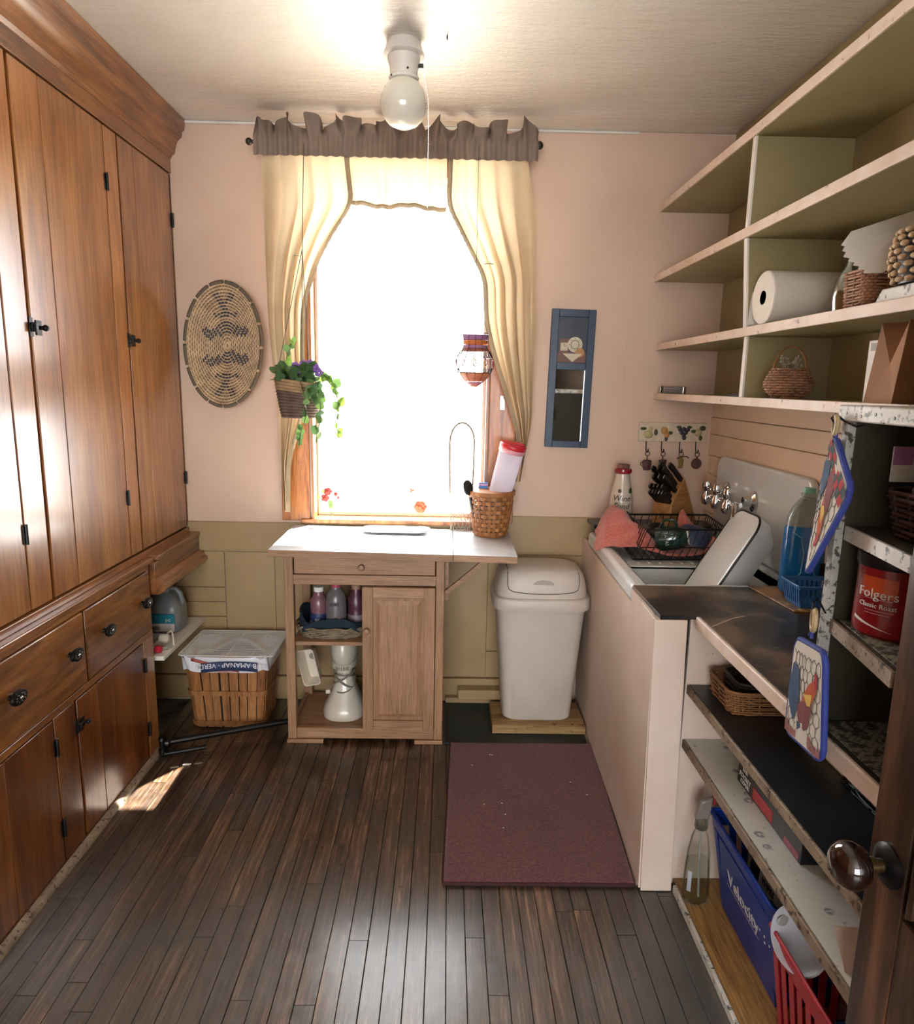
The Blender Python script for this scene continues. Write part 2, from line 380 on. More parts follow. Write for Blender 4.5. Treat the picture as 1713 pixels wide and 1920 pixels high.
for a, b in zip(zz[:-1], zz[1:]):
    part('plank', MB().box(XR-.014, XR, 1.42, 3.119, a+.001, b-.001), M['pinkb'], wr, bev=.0025, smooth=0)
struct(part('wall_left', MB().box(-1.9, -1.70, -3.5, 3.4, -.1, ZC), M['pink'], smooth=0))
wf = MB(); wf.box(-1.75, -1.15, .06, .20, -.1, ZC); wf.box(.715, 1.25, .06, .20, -.1, ZC); wf.box(-1.15, .715, .06, .20, 2.40, ZC)
struct(part('wall_front', wf, M['pink'], smooth=0))
wf = MB(); wf.box(-1.75, -1.6, -3.55, -3.4, -.1, ZC); wf.box(1.3, 1.4, -3.55, -3.4, -.1, ZC); wf.box(-1.6, 1.3, -3.55, -3.4, -.1, .40); wf.box(-1.6, 1.3, -3.55, -3.4, 2.40, ZC)
struct(part('wall_far', wf, M['pink'], smooth=0))
ceil = struct(part('ceiling', MB().box(-1.9, 1.4, -3.55, 3.4, ZC, ZC+.1), M['ceil'], smooth=0))
def crack(u, v):
    return (-1.1+2.3*u, YB-.004*math.sin(u*9)-.02*v, ZC-.004*math.sin(PI*v)-.0005)
struct(part('trim_1', MB().box(-1.14, .782, YB-.010, YB-.0005, ZC-.012, ZC-.0005), M['white'], bev=.004))
# unseen eave added above the window to block the higher sun
struct(part('sun_block_eave', MB().box(-2.2, 1.8, 3.285, 3.60, 2.50, 2.60), M['white'], smooth=0))
struct(part('bounce_ground', MB().box(-9, 8, 3.30, 16, -.9, -.8), paint('bounce_ground_pale', '#dedbd2', '#e9e6de', 1, rough=.9, bump=0), smooth=0))  # pale ground added outside to bounce sunlight up onto the ceiling
# window_1 : casing, jambs, sash frame, pane
w1 = struct(part('window_1', MB().box(-.745, -.62, YB-.022, YB-.0005, .872, 2.343), M['casing'], bev=.003))
part('casing_board', MB().box(.185, .305, YB-.022, YB-.0005, .872, 2.343), M['casing'], w1, bev=.003)
part('casing_board', MB().box(-.745, .305, YB-.024, YB-.0005, 2.345, 2.43), M['casing'], w1, bev=.003)
jb = MB(); jb.box(-.609, -.600, YB-.02, 3.278, .882, 2.34); jb.box(.170, .179, YB-.02, 3.278, .882, 2.34)
part('jamb', jb, M['casing'], w1)
part('sill', MB().box(-.66, .23, YB-.035, 3.30, .862, .881), M['casing'], w1, bev=.003)
sf = MB(); sf.box(-.600, -.586, 3.19, 3.225, .882, 2.34); sf.box(.156, .170, 3.19, 3.225, .882, 2.34); sf.box(-.586, .156, 3.19, 3.225, .882, .900); sf.box(-.586, .156, 3.19, 3.225, 2.315, 2.34)
part('sash', sf, M['white'], w1, bev=.002)
part('pane', MB().box(-.586, .156, 3.206, 3.209, .900, 2.315), M['glass'], w1, smooth=0)
part('sash_lock_plate', MB().box(.232, .252, YB-.026, YB-.022, 1.39, 1.45), M['chrome'], w1, bev=.001)
w2 = struct(part('fill_window', MB().box(-1.62, 1.19, -3.40, -3.38, .33, .40), M['white']))  # unseen window added behind the camera, sized to give daylight fill
part('pane', MB().box(-1.6, 1.3, -3.48, -3.475, .40, 2.40), M['glass'], w2, smooth=0)
mf = MB()
for k in range(4): mf.box(-1.6+k*.953, -1.56+k*.953, -3.5, -3.46, .40, 2.40)
part('window_frame', mf, M['white'], w2)
# ------------------------------------------------------------------ built-in cupboard along the left wall
cb = thing('pantry_cupboard', 'tall honey-brown plank cupboard built in along the left wall', 'cupboard', (-1.4, 1.9, 0))
XU, XL = -1.18, -1.155
part('carcass', MB().box(-1.69, -1.203, .22, 3.118, .82, 2.52), M['carc'], cb, smooth=0)
part('carcass', MB().box(-1.69, -1.178, .22, 2.60, .0, .80), M['carc'], cb, smooth=0)
part('side_panel', MB().box(-1.69, -1.157, 2.60, 2.618, .0, .79), M['cup'], cb, bev=.002)
part('frieze', MB().box(-1.20, XU+.004, .22, 3.118, 2.342, 2.45), M['cupy'], cb, bev=.003)
prof = [(-1.20, 2.40), (-1.174, 2.40), (-1.168, 2.412), (-1.156, 2.420), (-1.152, 2.44), (-1.146, 2.462), (-1.134, 2.476), (-1.124, 2.484), (-1.122, 2.505), (-1.112, 2.512), (-1.106, 2.549), (-1.20, 2.549)]
mb = MB(); mb.prism([(a, b) for a, b in prof], .22, 3.117, 'xz'); part('cornice', mb, M['cupy'], cb, smooth=.5)
part('bottom_rail', MB().box(-1.20, XU+.006, .22, 3.118, .806, .832), M['cupy'], cb, bev=.002)
def hinge(p, y, z, h=.05, X=XU):
    m_ = MB(); m_.box(X, X+.003, y-.012, y+.012, z-h/2, z+h/2)
    m_.tube([(X+.005, y, z-h/2-.004), (X+.005, y, z+h/2+.004)], .0045, 8); part('hinge', m_, M['blackm'], p)
def latch(p, y, z, X=XU, k=1.0):
    m_ = MB(); m_.box(X, X+.003, y-.026*k, y-.008*k, z-.026*k, z+.026*k); m_.box(X, X+.003, y+.006*k, y+.034*k, z-.021*k, z+.021*k)
    m_.box(X+.003, X+.010, y-.024*k, y+.022*k, z-.006*k, z+.006*k); m_.box(X+.003, X+.018, y-.02*k, y-.008*k, z-.013*k, z+.013*k)
    m_.tube([(X+.003, y+.020*k, z), (X+.014, y+.022*k, z)], .006*k, 8); m_.ball((X+.018, y+.026*k, z), .0095*k, 10, 6)
    part('latch', m_, M['blackm'], p, bev=.0008)
Z0, Z1 = .838, 2.337
def updoor(ys, hy, ly=None):
    d = None
    for a, b in zip(ys[:-1], ys[1:]):
        m_ = MB().box(-1.20, XU, a+.0012, b-.0012, Z0, Z1)
        if d is None: d = part('door', m_, M['cup'], cb, bev=.0022, label='plank door of honey-coloured pine')
        else: part('plank', m_, M['cup'], d, bev=.0022)
    for z in (1.06, 2.155): hinge(d, hy, z)
    if ly: latch(d, ly, 1.634)
updoor([1.36, 1.62, 1.903], 1.906)
part('stile', MB().box(-1.20, XU, 1.908, 2.012, Z0, Z1), M['cup'], cb, bev=.002)
updoor([2.026, 2.162, 2.535], 2.538, 2.04)
part('stile', MB().box(-1.20, XU, 2.540, 2.630, Z0, Z1), M['cup'], cb, bev=.002)
updoor([2.642, 2.762, 3.100], 3.104, 2.648)
part('stile', MB().box(-1.20, XU-.001, 3.108, 3.118, Z0, Z1), M['cupd'], cb)
part('stile', MB().box(-1.20, XU, .22, 1.352, Z0, Z1), M['cup'], cb)
# ledge, drawers and lower doors
part('ledge', MB().box(-1.20, -1.146, .22, 2.655, .786, .806), M['cupy'], cb, bev=.004)
part('ledge', MB().box(-1.20, -1.128, 2.655, 3.118, .79, .812), M['cupy'], cb, bev=.004)
part('apron_board', MB().box(-1.20, -1.133, 2.625, 3.117, .722, .79), M['cupy'], cb, bev=.003)
pf = [(-1.20, .66), (-1.125, .66), (-1.105, .672), (-1.096, .684), (-1.098, .698), (-1.108, .704), (-1.110, .716), (-1.128, .726), (-1.20, .726)]
mb = MB(); mb.prism(pf, 2.625, 3.117, 'xz'); part('moulding', mb, M['cupy'], cb, smooth=.5)
part('top_rail', MB().box(-1.178, XL, .22, 2.618, .766, .786), M['cupy'], cb, bev=.002)
part('mid_rail', MB().box(-1.178, XL, .22, 2.618, .499, .522), M['cupy'], cb, bev=.002)
def drawer(a, b):
    d = part('drawer', MB().box(-1.178, XL+.003, a, b, .526, .762), M['drawer'], cb, bev=.004)
    for y in (a+.115, b-.075) if b > 2.3 else (a+.13, b-.09):
        m_ = MB()
        m_.lathe([(.010, 0), (.009, .008), (.012, .014), (.0235, .017), (.0255, .022), (.023, .027), (.018, .0285)], 20, (XL+.003, y, .655), 'x', 1.35, .85)
        k = part('knob', m_, M['blackm'], d)
        e = MB()
        for q in range(9): e.ball((XL+.003+.0287, y+.020*math.cos(q*2*PI/9), .655+.011*math.sin(q*2*PI/9)), .0022, 6, 4)
        e.ball((XL+.0317, y, .655), .005, 8, 5)
        part('knob_relief', e, M['silver'], d)
drawer(2.128, 2.612); drawer(1.602, 2.116); drawer(1.09, 1.59); drawer(.55, 1.08)
def lowdoor(ys, hy, ly=None, zs=(.14, .405)):
    d = None
    for a, b in zip(ys[:-1], ys[1:]):
        m_ = MB().box(-1.178, XL, a+.001, b-.001, .03, .494)
        if d is None: d = part('door', m_, M['cupd'], cb, bev=.002, label='dark reddish plank door')
        else: part('plank', m_, M['cupd'], d, bev=.002)
    for z in zs: hinge(d, hy, z, .05, XL)
    if ly: latch(d, ly, .41, XL, .9)
lowdoor([1.45, 1.68, 1.912], 1.915)
part('stile', MB().box(-1.178, XL, 1.918, 2.032, .03, .497), M['cupd'], cb, bev=.002)
lowdoor([2.044, 2.177, 2.525], 2.528, 2.047)
part('stile', MB().box(-1.178, XL, 2.531, 2.616, .0, .497), M['cup'], cb, bev=.002)
part('stile', MB().box(-1.178, XL, .22, 1.445, .03, .497), M['cupd'], cb, bev=.002)
part('bottom_rail', MB().box(-1.178, XL-.002, .22, 2.6, .0, .028), M['cupd'], cb)
q = [(-1.155, 0), (-1.136, 0), (-1.1365, .010), (-1.143, .018), (-1.155, .022)]
mb = MB(); mb.prism(q, .25, 2.60, 'xz'); struct(part('trim_2', mb, M['olded'], smooth=.8))
# ------------------------------------------------------------------ ceiling lamp
lp = thing('ceiling_lamp', 'white ceiling lamp with round opal globe and pull chain', 'lamp', (-.157, 2.40, ZC))
mb = MB(); mb.lathe([(.052, 0), (.056, -.012), (.062, -.030), (.066, -.038), (.062, -.041), (.052, -.044), (.050, -.058), (.046, -.068), (.044, -.082), (.044, -.098), (.048, -.102), (.047, -.110), (.042, -.112)], 36)
part('canopy', mb, M['white'], lp, world=False)
mb = MB(); mb.lathe([(.036, -.108), (.050, -.118), (.062, -.132), (.071, -.152), (.0745, -.175), (.072, -.198), (.062, -.222), (.046, -.238), (.024, -.248), (.004, -.251)], 40)
part('globe', mb, M['globe'], lp, world=False)
mb = MB(); mb.box(.045, .062, -.008, .008, -.075, -.062); part('switch_socket', mb, M['black'], lp, world=False, bev=.002)
mb = MB(); mb.ball((.015, -.045, -.09), .0035, 8, 6); mb.ball((-.036, -.030, -.106), .0035, 8, 6); part('screw', MB().ball((.015, -.045, -.09), .0035, 8, 6), M['black'], lp, world=False); part('screw', MB().ball((-.036, -.030, -.106), .0035, 8, 6), M['black'], lp, world=False)
mb = MB(); z = -.075
pts = [(.060, 0, -.075), (.068, 0, -.11), (.078, -.003, -.16), (.080, -.004, -.25), (.079, -.004, -.49)]
def alongp(pts, step):
    out = []; pts = [Vector(p) for p in pts]
    for a, b in zip(pts[:-1], pts[1:]):
        L = (b-a).length; n = max(1, int(L/step))
        out += [a+(b-a)*k/n for k in range(n)]
    return out
for p in alongp(pts, .0052): mb.ball(p, .0019, 6, 4)
part('pull_chain', mb, M['silver'], lp, world=False)
mb = MB(); mb.tube([(-.02, 2.34, ZC), (-.021, 2.335, ZC-.012), (-.0195, 2.33, ZC-.022)], [.001, .003, .001], 6)
tag(part('ceiling_hook', mb, M['blackm']), 'tiny dark hook in the ceiling right of the lamp', 'hook')
# ------------------------------------------------------------------ curtains
def lerp_tab(tab, z):
    if z >= tab[0][0]: return tab[0][1]
    for (z0, a), (z1, b) in zip(tab[:-1], tab[1:]):
        if z >= z1: return a+(b-a)*(z0-z)/(z0-z1)
    return tab[-1][1]
def smooth_tab(tab, z, h=.03): return (lerp_tab(tab, z-h)+lerp_tab(tab, z)+lerp_tab(tab, z+h))/3
ct = thing('curtain_rod', 'dark curtain rod with round finial across the top of the window', 'curtain rod', (-.22, 2.99, 2.43))
part('rod', MB().tube([(-.80, 2.99, 2.435), (.335, 2.99, 2.447)], .007, 10), M['wickerd'], ct)
part('finial', MB().ball((.350, 2.99, 2.447), .016, 14, 10), M['wickerd'], ct)
part('finial', MB().ball((-.812, 2.99, 2.435), .014, 14, 10), M['wickerd'], ct)
part('bracket', MB().box(-.79, -.775, 2.99, 3.095, 2.428, 2.438), M['blackm'], ct); part('bracket', MB().box(.322, .335, 2.99, 3.118, 2.438, 2.448), M['blackm'], ct)
def wav(u, n, ph, z):
    return math.sin(2*PI*n*u+ph+1.6*math.sin(z*1.7+ph+3*u))*.62+math.sin(2*PI*(n*1.73)*u+ph*2.1+z*1.2)*.3*math.sin(3*u+ph)
def panel(name, label, outer, inner, zt, zb, n, ph, xs):
    t_ = thing(name, label, 'curtain', ((xs[0]+xs[1])/2, 2.985, zb), 0, 'curtains round the window')
    def fn(u, v_):
        z = zt+(zb-zt)*v_; a = smooth_tab(outer, z); b = smooth_tab(inner, z); x = a+(b-a)*u
        w_ = abs(b-a); amp = (.003+.013*min(1, (zt-z)/.25)+.012*(1-min(1, w_/.35)))
        y = 2.985+.042*min(1, max(0, (1.75-z)/.35))+amp*wav(u**1.15, n*.72, ph, z)-.01*math.sin(PI*u)
        x += .3*amp*math.cos(2*PI*n*u+ph)*min(1, w_/.2)
        return (x, y, z)
    part('drape', MB().grid(fn, 90, 70), M['curt'], t_, smooth=3)
    def hem(u, v_):
        p = fn(1.0, v_); q_ = fn(.985, v_); return (p[0]+(.011 if u > .5 else -.009)*(1 if xs[1] < 0 else -1), min(p[1], q_[1])-.004, p[2]+(.003*math.sin(v_*300) if u > .5 else 0))
    part('hem_trim', MB().grid(hem, 1, 110), M['hem'], t_, smooth=3)
    return t_
Lo = [(2.40, -.765), (1.7, -.757), (1.26, -.737), (1.0, -.720), (.90, -.716)]
Li = [(2.40, -.425), (2.21, -.402), (2.09, -.485), (1.98, -.545), (1.82, -.600), (1.66, -.612), (1.45, -.618), (1.36, -.625), (1.28, -.650), (1.15, -.690), (.9, -.70)]
Ro = [(2.40, .305), (2.2, .345), (1.7, .368), (1.35, .370), (1.2, .345), (1.05, .322)]
Ri = [(2.40, -.005), (2.21, -.012), (2.03, .085), (1.93, .140), (1.76, .150), (1.65, .180), (1.55, .215), (1.4, .272), (1.24, .322), (1.05, .310)]
lp_ = panel('side_curtain', 'cream curtain panel swept to the left side of the window', Lo, Li, 2.402, .93, 5.3, .7, (-.76, -.4))
rp_ = panel('side_curtain', 'cream curtain panel swept to the right side of the window', Ro, Ri, 2.402, 1.08, 5.6, 2.1, (0, .36))
def header(t_, x0, x1, n, ph, yo=0, low=2.380):
    def fn(u, v_):
        z = low+(2.510-low)*v_; k = max(0, (z-2.452)/.05); gather = .0065*(1-k)
        x = x0+(x1-x0)*u+.012*k*math.sin(2*PI*n*1.4*u+ph*3)
        y = 2.966+yo+gather*math.sin(2*PI*n*2.2*u+ph)+.034*k*math.sin(2*PI*n*u+ph)+.012*k*math.sin(2*PI*n*2.3*u)
        zz_ = z+.018*k*math.sin(2*PI*n*.8*u+ph*1.7)-(.006 if .30 < (z-low)/.15 < .62 else 0)*0
        return (x, y, zz_)
    part('header', MB().grid(fn, 120, 12), M['curth'], t_, smooth=3)
header(lp_, -.79, -.42, 4.2, .4); header(rp_, -.02, .345, 4.0, 1.9)
va = thing('curtain_valance', 'short cream valance hanging between the two curtain panels', 'curtain', (-.21, 2.98, 2.21), 0, 'curtains round the window')
def vf(u, v_):
    zb = 2.213+.006*math.sin(u*11+1)-.010*u; z = 2.402+(zb-2.402)*v_
    return (-.413+.393*u, 2.997+(.003+.012*v_)*wav(u, 5, 1.1, z)+.004, z)
part('drape', MB().grid(vf, 90, 16), M['curt'], va, smooth=3)
part('hem_trim', MB().grid(lambda u, v_: (vf(u, 1)[0], vf(u, 1)[1]-.004, vf(u, 1)[2]+.008-.018*v_), 90, 1), M['hem'], va, smooth=3)
header(va, -.44, .0, 5.0, 2.7, -.001)
for nm, x_, z_, lab in (('tieback_pin', -.632, 2.0, 'small metal pin holding the left curtain back'), ('tieback_pin', .158, 1.985, 'small metal pin holding the right curtain back')):
    tag(part(nm, MB().tube([(x_-.018, 2.972, z_), (x_, 2.955, z_+.001), (x_+.018, 2.972, z_)], .0022, 6), M['silver']), lab, 'pin')
# ------------------------------------------------------------------ woven oval tray on the wall
ov = thing('woven_tray', 'oval coiled straw tray with dark zigzag pattern hung on the wall', 'basket', (-.963, 3.11, 1.645))
def tray_pt(t_, q, off=0):
    a, b = .158*t_, .250*t_; tl = .05
    x, z = a*math.cos(q), b*math.sin(q); x, z = x*math.cos(tl)+z*math.sin(tl), z*math.cos(tl)-x*math.sin(tl)
    return (-.963+x, 3.098-.052*t_**2.2-off, 1.643+z)
mb = MB(); N = 19
for k in range(1, N+1):
    t_ = k/N; mb.tube([tray_pt(t_, 2*PI*i/64) for i in range(64)], .0068 if k < N else .0075, 6, True)
part('coil', mb, M['wickerl'], ov, label='pale straw coils', smooth=2)['kind'] = 'stuff'
dk, lt = MB(), MB()
def zig(a, b):
    # normalised tray coordinates -> is this stitch part of the dark figure
    for cz in (.26, -.22):
        zz_ = cz+.13*(1-2*abs(((a*1.15+.5) % 1.0)-.5))-.06
        if abs(b-zz_) < .085 and abs(a) < .62: return True
        if abs(a) < .5 and abs(b-cz+.04+.10*abs(a)) < .03: return True
    for cz, s_ in ((.66, 1), (-.66, -1)):
        d = (b-cz)*s_
        if -.16 < d < .2 and abs(abs(a+.02)-max(.0, d)*1.2) < .10: return True
        if -.18 < d < -.1 and abs(a) < .3: return True
    return False
for k in range(2, N):
    t_ = (k+.5)/N; n = max(8, int(74*t_))
    for i in range(n):
        q = 2*PI*(i+.5*(k % 2))/n; p = Vector(tray_pt(t_, q, .007)); p2 = Vector(tray_pt(t_, q+2*PI/n*.55, .007))
        a, b = t_*math.cos(q), t_*math.sin(q)
        if zig(a, b): dk.tube([p, p2+(p2-p)*.35], .0042, 4)
        else: lt.tube([p, p2], .0019, 4)
part('pattern_stitching', dk, plain('dark_straw', '#4d474b', .7), ov, label='dark stitches forming zigzags', smooth=0)['kind'] = 'stuff'
part('stitching', lt, plain('brown_straw', '#7d6046', .7), ov, smooth=0)['kind'] = 'stuff'
M['olivefab'] = plain('olive_binding', '#625443', .7)
for i in range(16):
    q0 = 2*PI*(i+.06)/16; q1 = 2*PI*(i+.94)/16
    part('rim_binding', MB().tube([tray_pt(1.035, q0+(q1-q0)*k/7) for k in range(8)], .0085, 7), M['olivefab'], ov, smooth=2)
# ------------------------------------------------------------------ framed mirror
NAVY = plain('navy_frame', '#22364f', .35, .05)
mi = thing('framed_mirror', 'tall narrow navy frame with a painted scene above a mirror', 'mirror', (.5385, YB-.001, 1.5275))
mi.rotation_euler = (0, math.radians(.9), 0)
def L(mb_, x0, x1, z0, z1, y0, y1): return mb_.box(x0, x1, -y1, -y0, z0, z1)
fm = MB(); L(fm, -.0965, -.064, -.30, .30, 0, .022); L(fm, .064, .0965, -.30, .30, 0, .022)
part('frame', fm, NAVY, mi, world=False, bev=.002)
for a, b in ((.268, .30), (.042, .073), (-.30, -.272)): part('frame_rail', L(MB(), -.064, .064, a, b, 0, .0215), NAVY, mi, world=False, bev=.0015)
part('mirror_glass', L(MB(), -.064, .064, -.272, .042, .004, .009), M['mirror'], mi, world=False, smooth=0)
part('picture', L(MB(), -.064, .064, .073, .268, .004, .009), plain('midnight_blue', '#1b2634', .4), mi, world=False, smooth=0)
BR = plain('painted_brown', '#6b4636', .5); CRM = plain('painted_cream', '#c9bfa4', .5)
part('painted_shelf', L(MB(), -.064, .064, .073, .117, .009, .0105), BR, mi, world=False, smooth=0)
part('painted_clock', L(MB(), -.056, -.014, .117, .175, .009, .0108), BR, mi, world=False)
cf = L(MB(), -.050, -.019, .124, .158, .0108, .012); part('painted_clock_face', cf, CRM, mi, world=False)
hd = MB().tube([(-.034, -.0124, .152), (-.034, -.0124, .140), (-.025, -.0124, .146)], .0008, 4)
for k in range(12): hd.ball((-.0345+.012*math.sin(k*PI/6), -.0124, .141+.013*math.cos(k*PI/6)), .0011, 5, 4)
part('painted_clock_hands', hd, M['black'], mi, world=False)
mb = MB(); mb.lathe([(.001, 0), (.033, 0), (.033, .0022)], 28, (.013, -.0112, .151), 'y'); part('painted_plate', mb, CRM, mi, world=False)
mb = MB(); mb.tube([(.013+.018*math.cos(k*PI/10), -.0116, .151+.018*math.sin(k*PI/10)) for k in range(20)], .001, 4, True)
for k in range(8): mb.ball((.013+.025*math.cos(k*PI/4), -.0116, .151+.025*math.sin(k*PI/4)), .0016, 5, 4)
part('painted_plate_ring', mb, NAVY, mi, world=False)
mb = MB(); mb.lathe([(.001, -.001), (.020, -.001), (.020, .001)], 20, (.036, -.012, .118), 'y', 1, 1); part('painted_pumpkin', mb, plain('painted_ochre', '#b07b46', .5), mi, world=False)
mb = MB(); mb.prism([(-.040, .112), (.048, .112), (.005, .076)], -.0135, -.0125, 'xz'); part('painted_napkin', mb, CRM, mi, world=False)
mb = MB()
for k in range(26): mb.ball((-.025+R.uniform(-.03, .03), -.0095, .235+R.uniform(-.02, .022)), .0016, 5, 4)
part('painted_sprig', mb, plain('painted_grey_leaf', '#63717a', .6), mi, world=False)
# ------------------------------------------------------------------ fruit hook board
hb = thing('hook_rack', 'cream plaque with painted fruit and four black hooks', 'hook rack', (1.014, YB-.006, 1.303)); hb.rotation_euler = (0, math.radians(-.3), 0)
bd = MB(); rr_ = [(-.153, -.043), (-.06, -.041), (.02, -.044), (.10, -.042), (.153, -.044), (.155, 0), (.152, .043), (.05, .042), (-.04, .044), (-.152, .043), (-.155, 0)]
bd.prism(rr_, -.012, 0, 'xz'); part('plaque', bd, paint('stone_cream', '#b8a88e', '#cfc0a6', 30, bump=.4, wear='#6f6552', wearth=.66, wscale=70), hb, world=False, bev=.002)
GRN, YEL, PUR, ORG = plain('leaf_olive', '#3d4426', .5), plain('pear_cream', '#b3a673', .5), plain('grape_dark', '#2a2230', .4), plain('apricot', '#b98244', .5)
def blob(nm, m_, pts):
    b_ = MB()
    for x_, z_, r_, sx, sz in pts: b_.ball((x_, -.0135, z_), r_, 12, 8, sx, .35, sz)
    part(nm, b_, m_, hb, world=False)
blob('painted_pear', YEL, [(-.112, -.010, .020, 1.05, .9), (-.103, .012, .011, .9, 1.2)])
blob('painted_apricot', ORG, [(-.040, .008, .016, 1, 1), (-.028, -.012, .013, .9, 1.1)])
blob('painted_grapes', PUR, [(.048+a_, b_, .0095, 1, 1) for a_, b_ in ((-.018, .014), (0, .016), (.018, .013), (-.010, .0), (.009, 0), (.0, -.012), (.003, -.024))])
blob('painted_apple', YEL, [(.113, .0, .017, 1, 1)])
blob('painted_leaf', GRN, [(-.135, .016, .012, 1.2, .6), (-.078, .0, .012, .7, 1.2), (-.030, -.028, .010, .8, 1.2), (-.012, -.002, .010, 1, .8), (.025, .024, .010, 1.2, .7), (.072, .024, .010, 1.2, .7), (.092, .006, .011, 1.2, .7), (.132, .020, .014, 1, .8), (.125, -.024, .010, .8, 1.2)])
HX = (-.118, -.048, .034, .107)
for x_ in HX:
    part('hook', MB().tube([(x_, -.010, -.040), (x_, -.012, -.072), (x_+.001, -.016, -.086), (x_+.003, -.024, -.090), (x_+.005, -.031, -.084), (x_+.006, -.032, -.074)], .0024, 7), M['blackm'], hb, world=False)
RUST = plain('rusty_iron', '#5a3a30', .7, .25)
def charm(nm, lab, x_, shape):
    t_ = thing(nm, lab, 'ornament', (1.014+x_+.005, YB-.034, 1.21), 0)
    part('ring', MB().tube([(.010*math.cos(k*PI/8), 0, -.003+.010*math.sin(k*PI/8)) for k in range(16)], .0018, 6, True), RUST, t_, world=False)
    shape(t_); return t_
def sh_pot(t_):
    mb = MB().lathe([(.012, -.030), (.020, -.034), (.021, -.050), (.016, -.076), (.012, -.078)], 16, (0, 0, 0), 'z', 1, .5)
    part('body', mb, RUST, t_, world=False); part('handle', MB().tube([(-.018, 0, -.040), (-.028, 0, -.044), (-.028, 0, -.056), (-.019, 0, -.060)], .002, 6), RUST, t_, world=False)
    part('hanger', MB().tube([(0, 0, -.013), (0, 0, -.032)], .002, 6), RUST, t_, world=False)
def sh_mug(t_):
    part('body', MB().lathe([(.016, -.028), (.018, -.030), (.014, -.066)], 16, (0, 0, 0), 'z', 1, .5), RUST, t_, world=False); part('hanger', MB().tube([(0, 0, -.013), (0, 0, -.030)], .002, 6), RUST, t_, world=False)
def sh_pan(t_):
    part('pan', MB().lathe([(.001, -.003), (.021, -.003), (.024, .004), (.020, .004), (.018, 0), (.001, 0)], 24, (0, 0, -.045), 'y'), RUST, t_, world=False)
    part('hanger', MB().tube([(0, 0, -.013), (0, 0, -.024)], .003, 6), RUST, t_, world=False)
def sh_tas(t_):
    mb = MB()
    for k in range(12): q = k*PI/6; mb.tube([(0, 0, -.012), (.012*math.cos(q), .006*math.sin(q), -.030), (.008*math.cos(q*2), .004*math.sin(q), -.066)], .0022, 5)
    part('tassel', mb, plain('dried_yellow', '#8b7a3c', .8), t_, world=False)
    part('bow', MB().tube([(-.020, -.003, -.022), (0, -.004, -.014), (.024, -.003, -.012), (.034, -.003, -.020)], .0025, 5), plain('bow_brown', '#4b4220', .8), t_, world=False)
charm('iron_pot_charm', 'rusty pot charm hanging from the first hook on the left', HX[0], sh_pot)
charm('iron_mug_charm', 'rusty mug charm on the second hook, half hidden by knife handles', HX[1], sh_mug)
charm('dried_tassel', 'dried yellow tassel on the third hook of the fruit plaque', HX[2], sh_tas)
charm('iron_pan_charm', 'round rusty pan charm on the rightmost hook', HX[3], sh_pan)
# ------------------------------------------------------------------ kitchen cart
kc = thing('kitchen_cart', 'birch kitchen cart with worn metal top, drawer and one cupboard door', 'cart', (-.33, 2.88, 0))
def tp(x_): return .853-(x_+.69)*.0128
def slab(x0, x1, t0, t1): return MB().hexa([(x0, 2.615, tp(x0)-t0), (x1, 2.612, tp(x1)-t0), (x1, 3.085, tp(x1)-t0+.003), (x0, 3.085, tp(x0)-t0+.003), (x0, 2.615, tp(x0)-t1), (x1, 2.612, tp(x1)-t1), (x1, 3.085, tp(x1)-t1+.003), (x0, 3.085, tp(x0)-t1+.003)])
part('top', slab(-.690, .030, .029, .0016), M['carth'], kc, bev=.0012); part('top_sheet', slab(-.688, .0295, .0016, 0), M['steel'], kc, smooth=0)
part('leaf', slab(.0315, .283, .029, .0016), M['carth'], kc, bev=.0012); part('leaf_sheet', slab(.032, .282, .0016, 0), M['steel'], kc, smooth=0)
for x0, x1 in ((-.648, -.612), (-.036, -.002)):
    for y0 in (2.69, 3.03): part('leg', MB().box(x0, x1, y0, y0+.036, .018, .822), M['cart'], kc, bev=.002)
for x0, x1 in ((-.652, -.50), (-.118, -.0)): tag(part('wood_shim', MB().box(x0, x1, 2.683, 3.06, 0, .017), M['carth'], bev=.002), 'flat wood shim under the %s end of the birch cart' % ('left' if x0 < -.3 else 'right'), 'wood block', 'shims under the cart')
part('drawer', MB().box(-.606, -.040, 2.686, 2.98, .737, .806), M['carth'], kc, bev=.002)
part('front_rail', MB().box(-.612, -.036, 2.694, 2.72, .690, .732), M['carth'], kc, bev=.0015); part('front_rail', MB().box(-.612, -.036, 2.70, 2.72, .808, .822), M['carth'], kc)
part('bottom_rail', MB().box(-.612, -.036, 2.690, 2.72, .019, .066), M['carth'], kc, bev=.004)
part('side_rail', MB().box(-.645, -.628, 2.726, 3.03, .70, .82), M['carth'], kc); part('side_rail', MB().box(-.645, -.628, 2.726, 3.03, .03, .066), M['carth'], kc)
part('side_panel', MB().box(-.030, -.012, 2.726, 3.03, .03, .82), M['cart'], kc); part('back_rail', MB().box(-.612, -.036, 3.05, 3.062, .70, .82), M['carth'], kc)
part('bottom_shelf', MB().box(-.640, -.034, 2.722, 3.05, .040, .058), M['carth'], kc, bev=.001)
part('shelf', MB().box(-.628, -.034, 2.712, 3.05, .424, .440), M['carth'], kc, bev=.001)
def knobm(x_, y_, z_, r_=.012): return MB().lathe([(.006, 0), (.006, -.008), (r_, -.012), (r_*1.12, -.019), (r_*.9, -.025), (.003, -.027)], 18, (x_, y_, z_), 'y')
part('drawer_knob', knobm(-.335, 2.686, .770), M['carth'], kc)
dr = part('door', MB().box(-.333, -.290, 2.672, 2.690, .070, .688), M['cart'], kc, bev=.002)
part('door_stile', MB().box(-.082, -.038, 2.672, 2.690, .070, .688), M['cart'], dr, bev=.002)
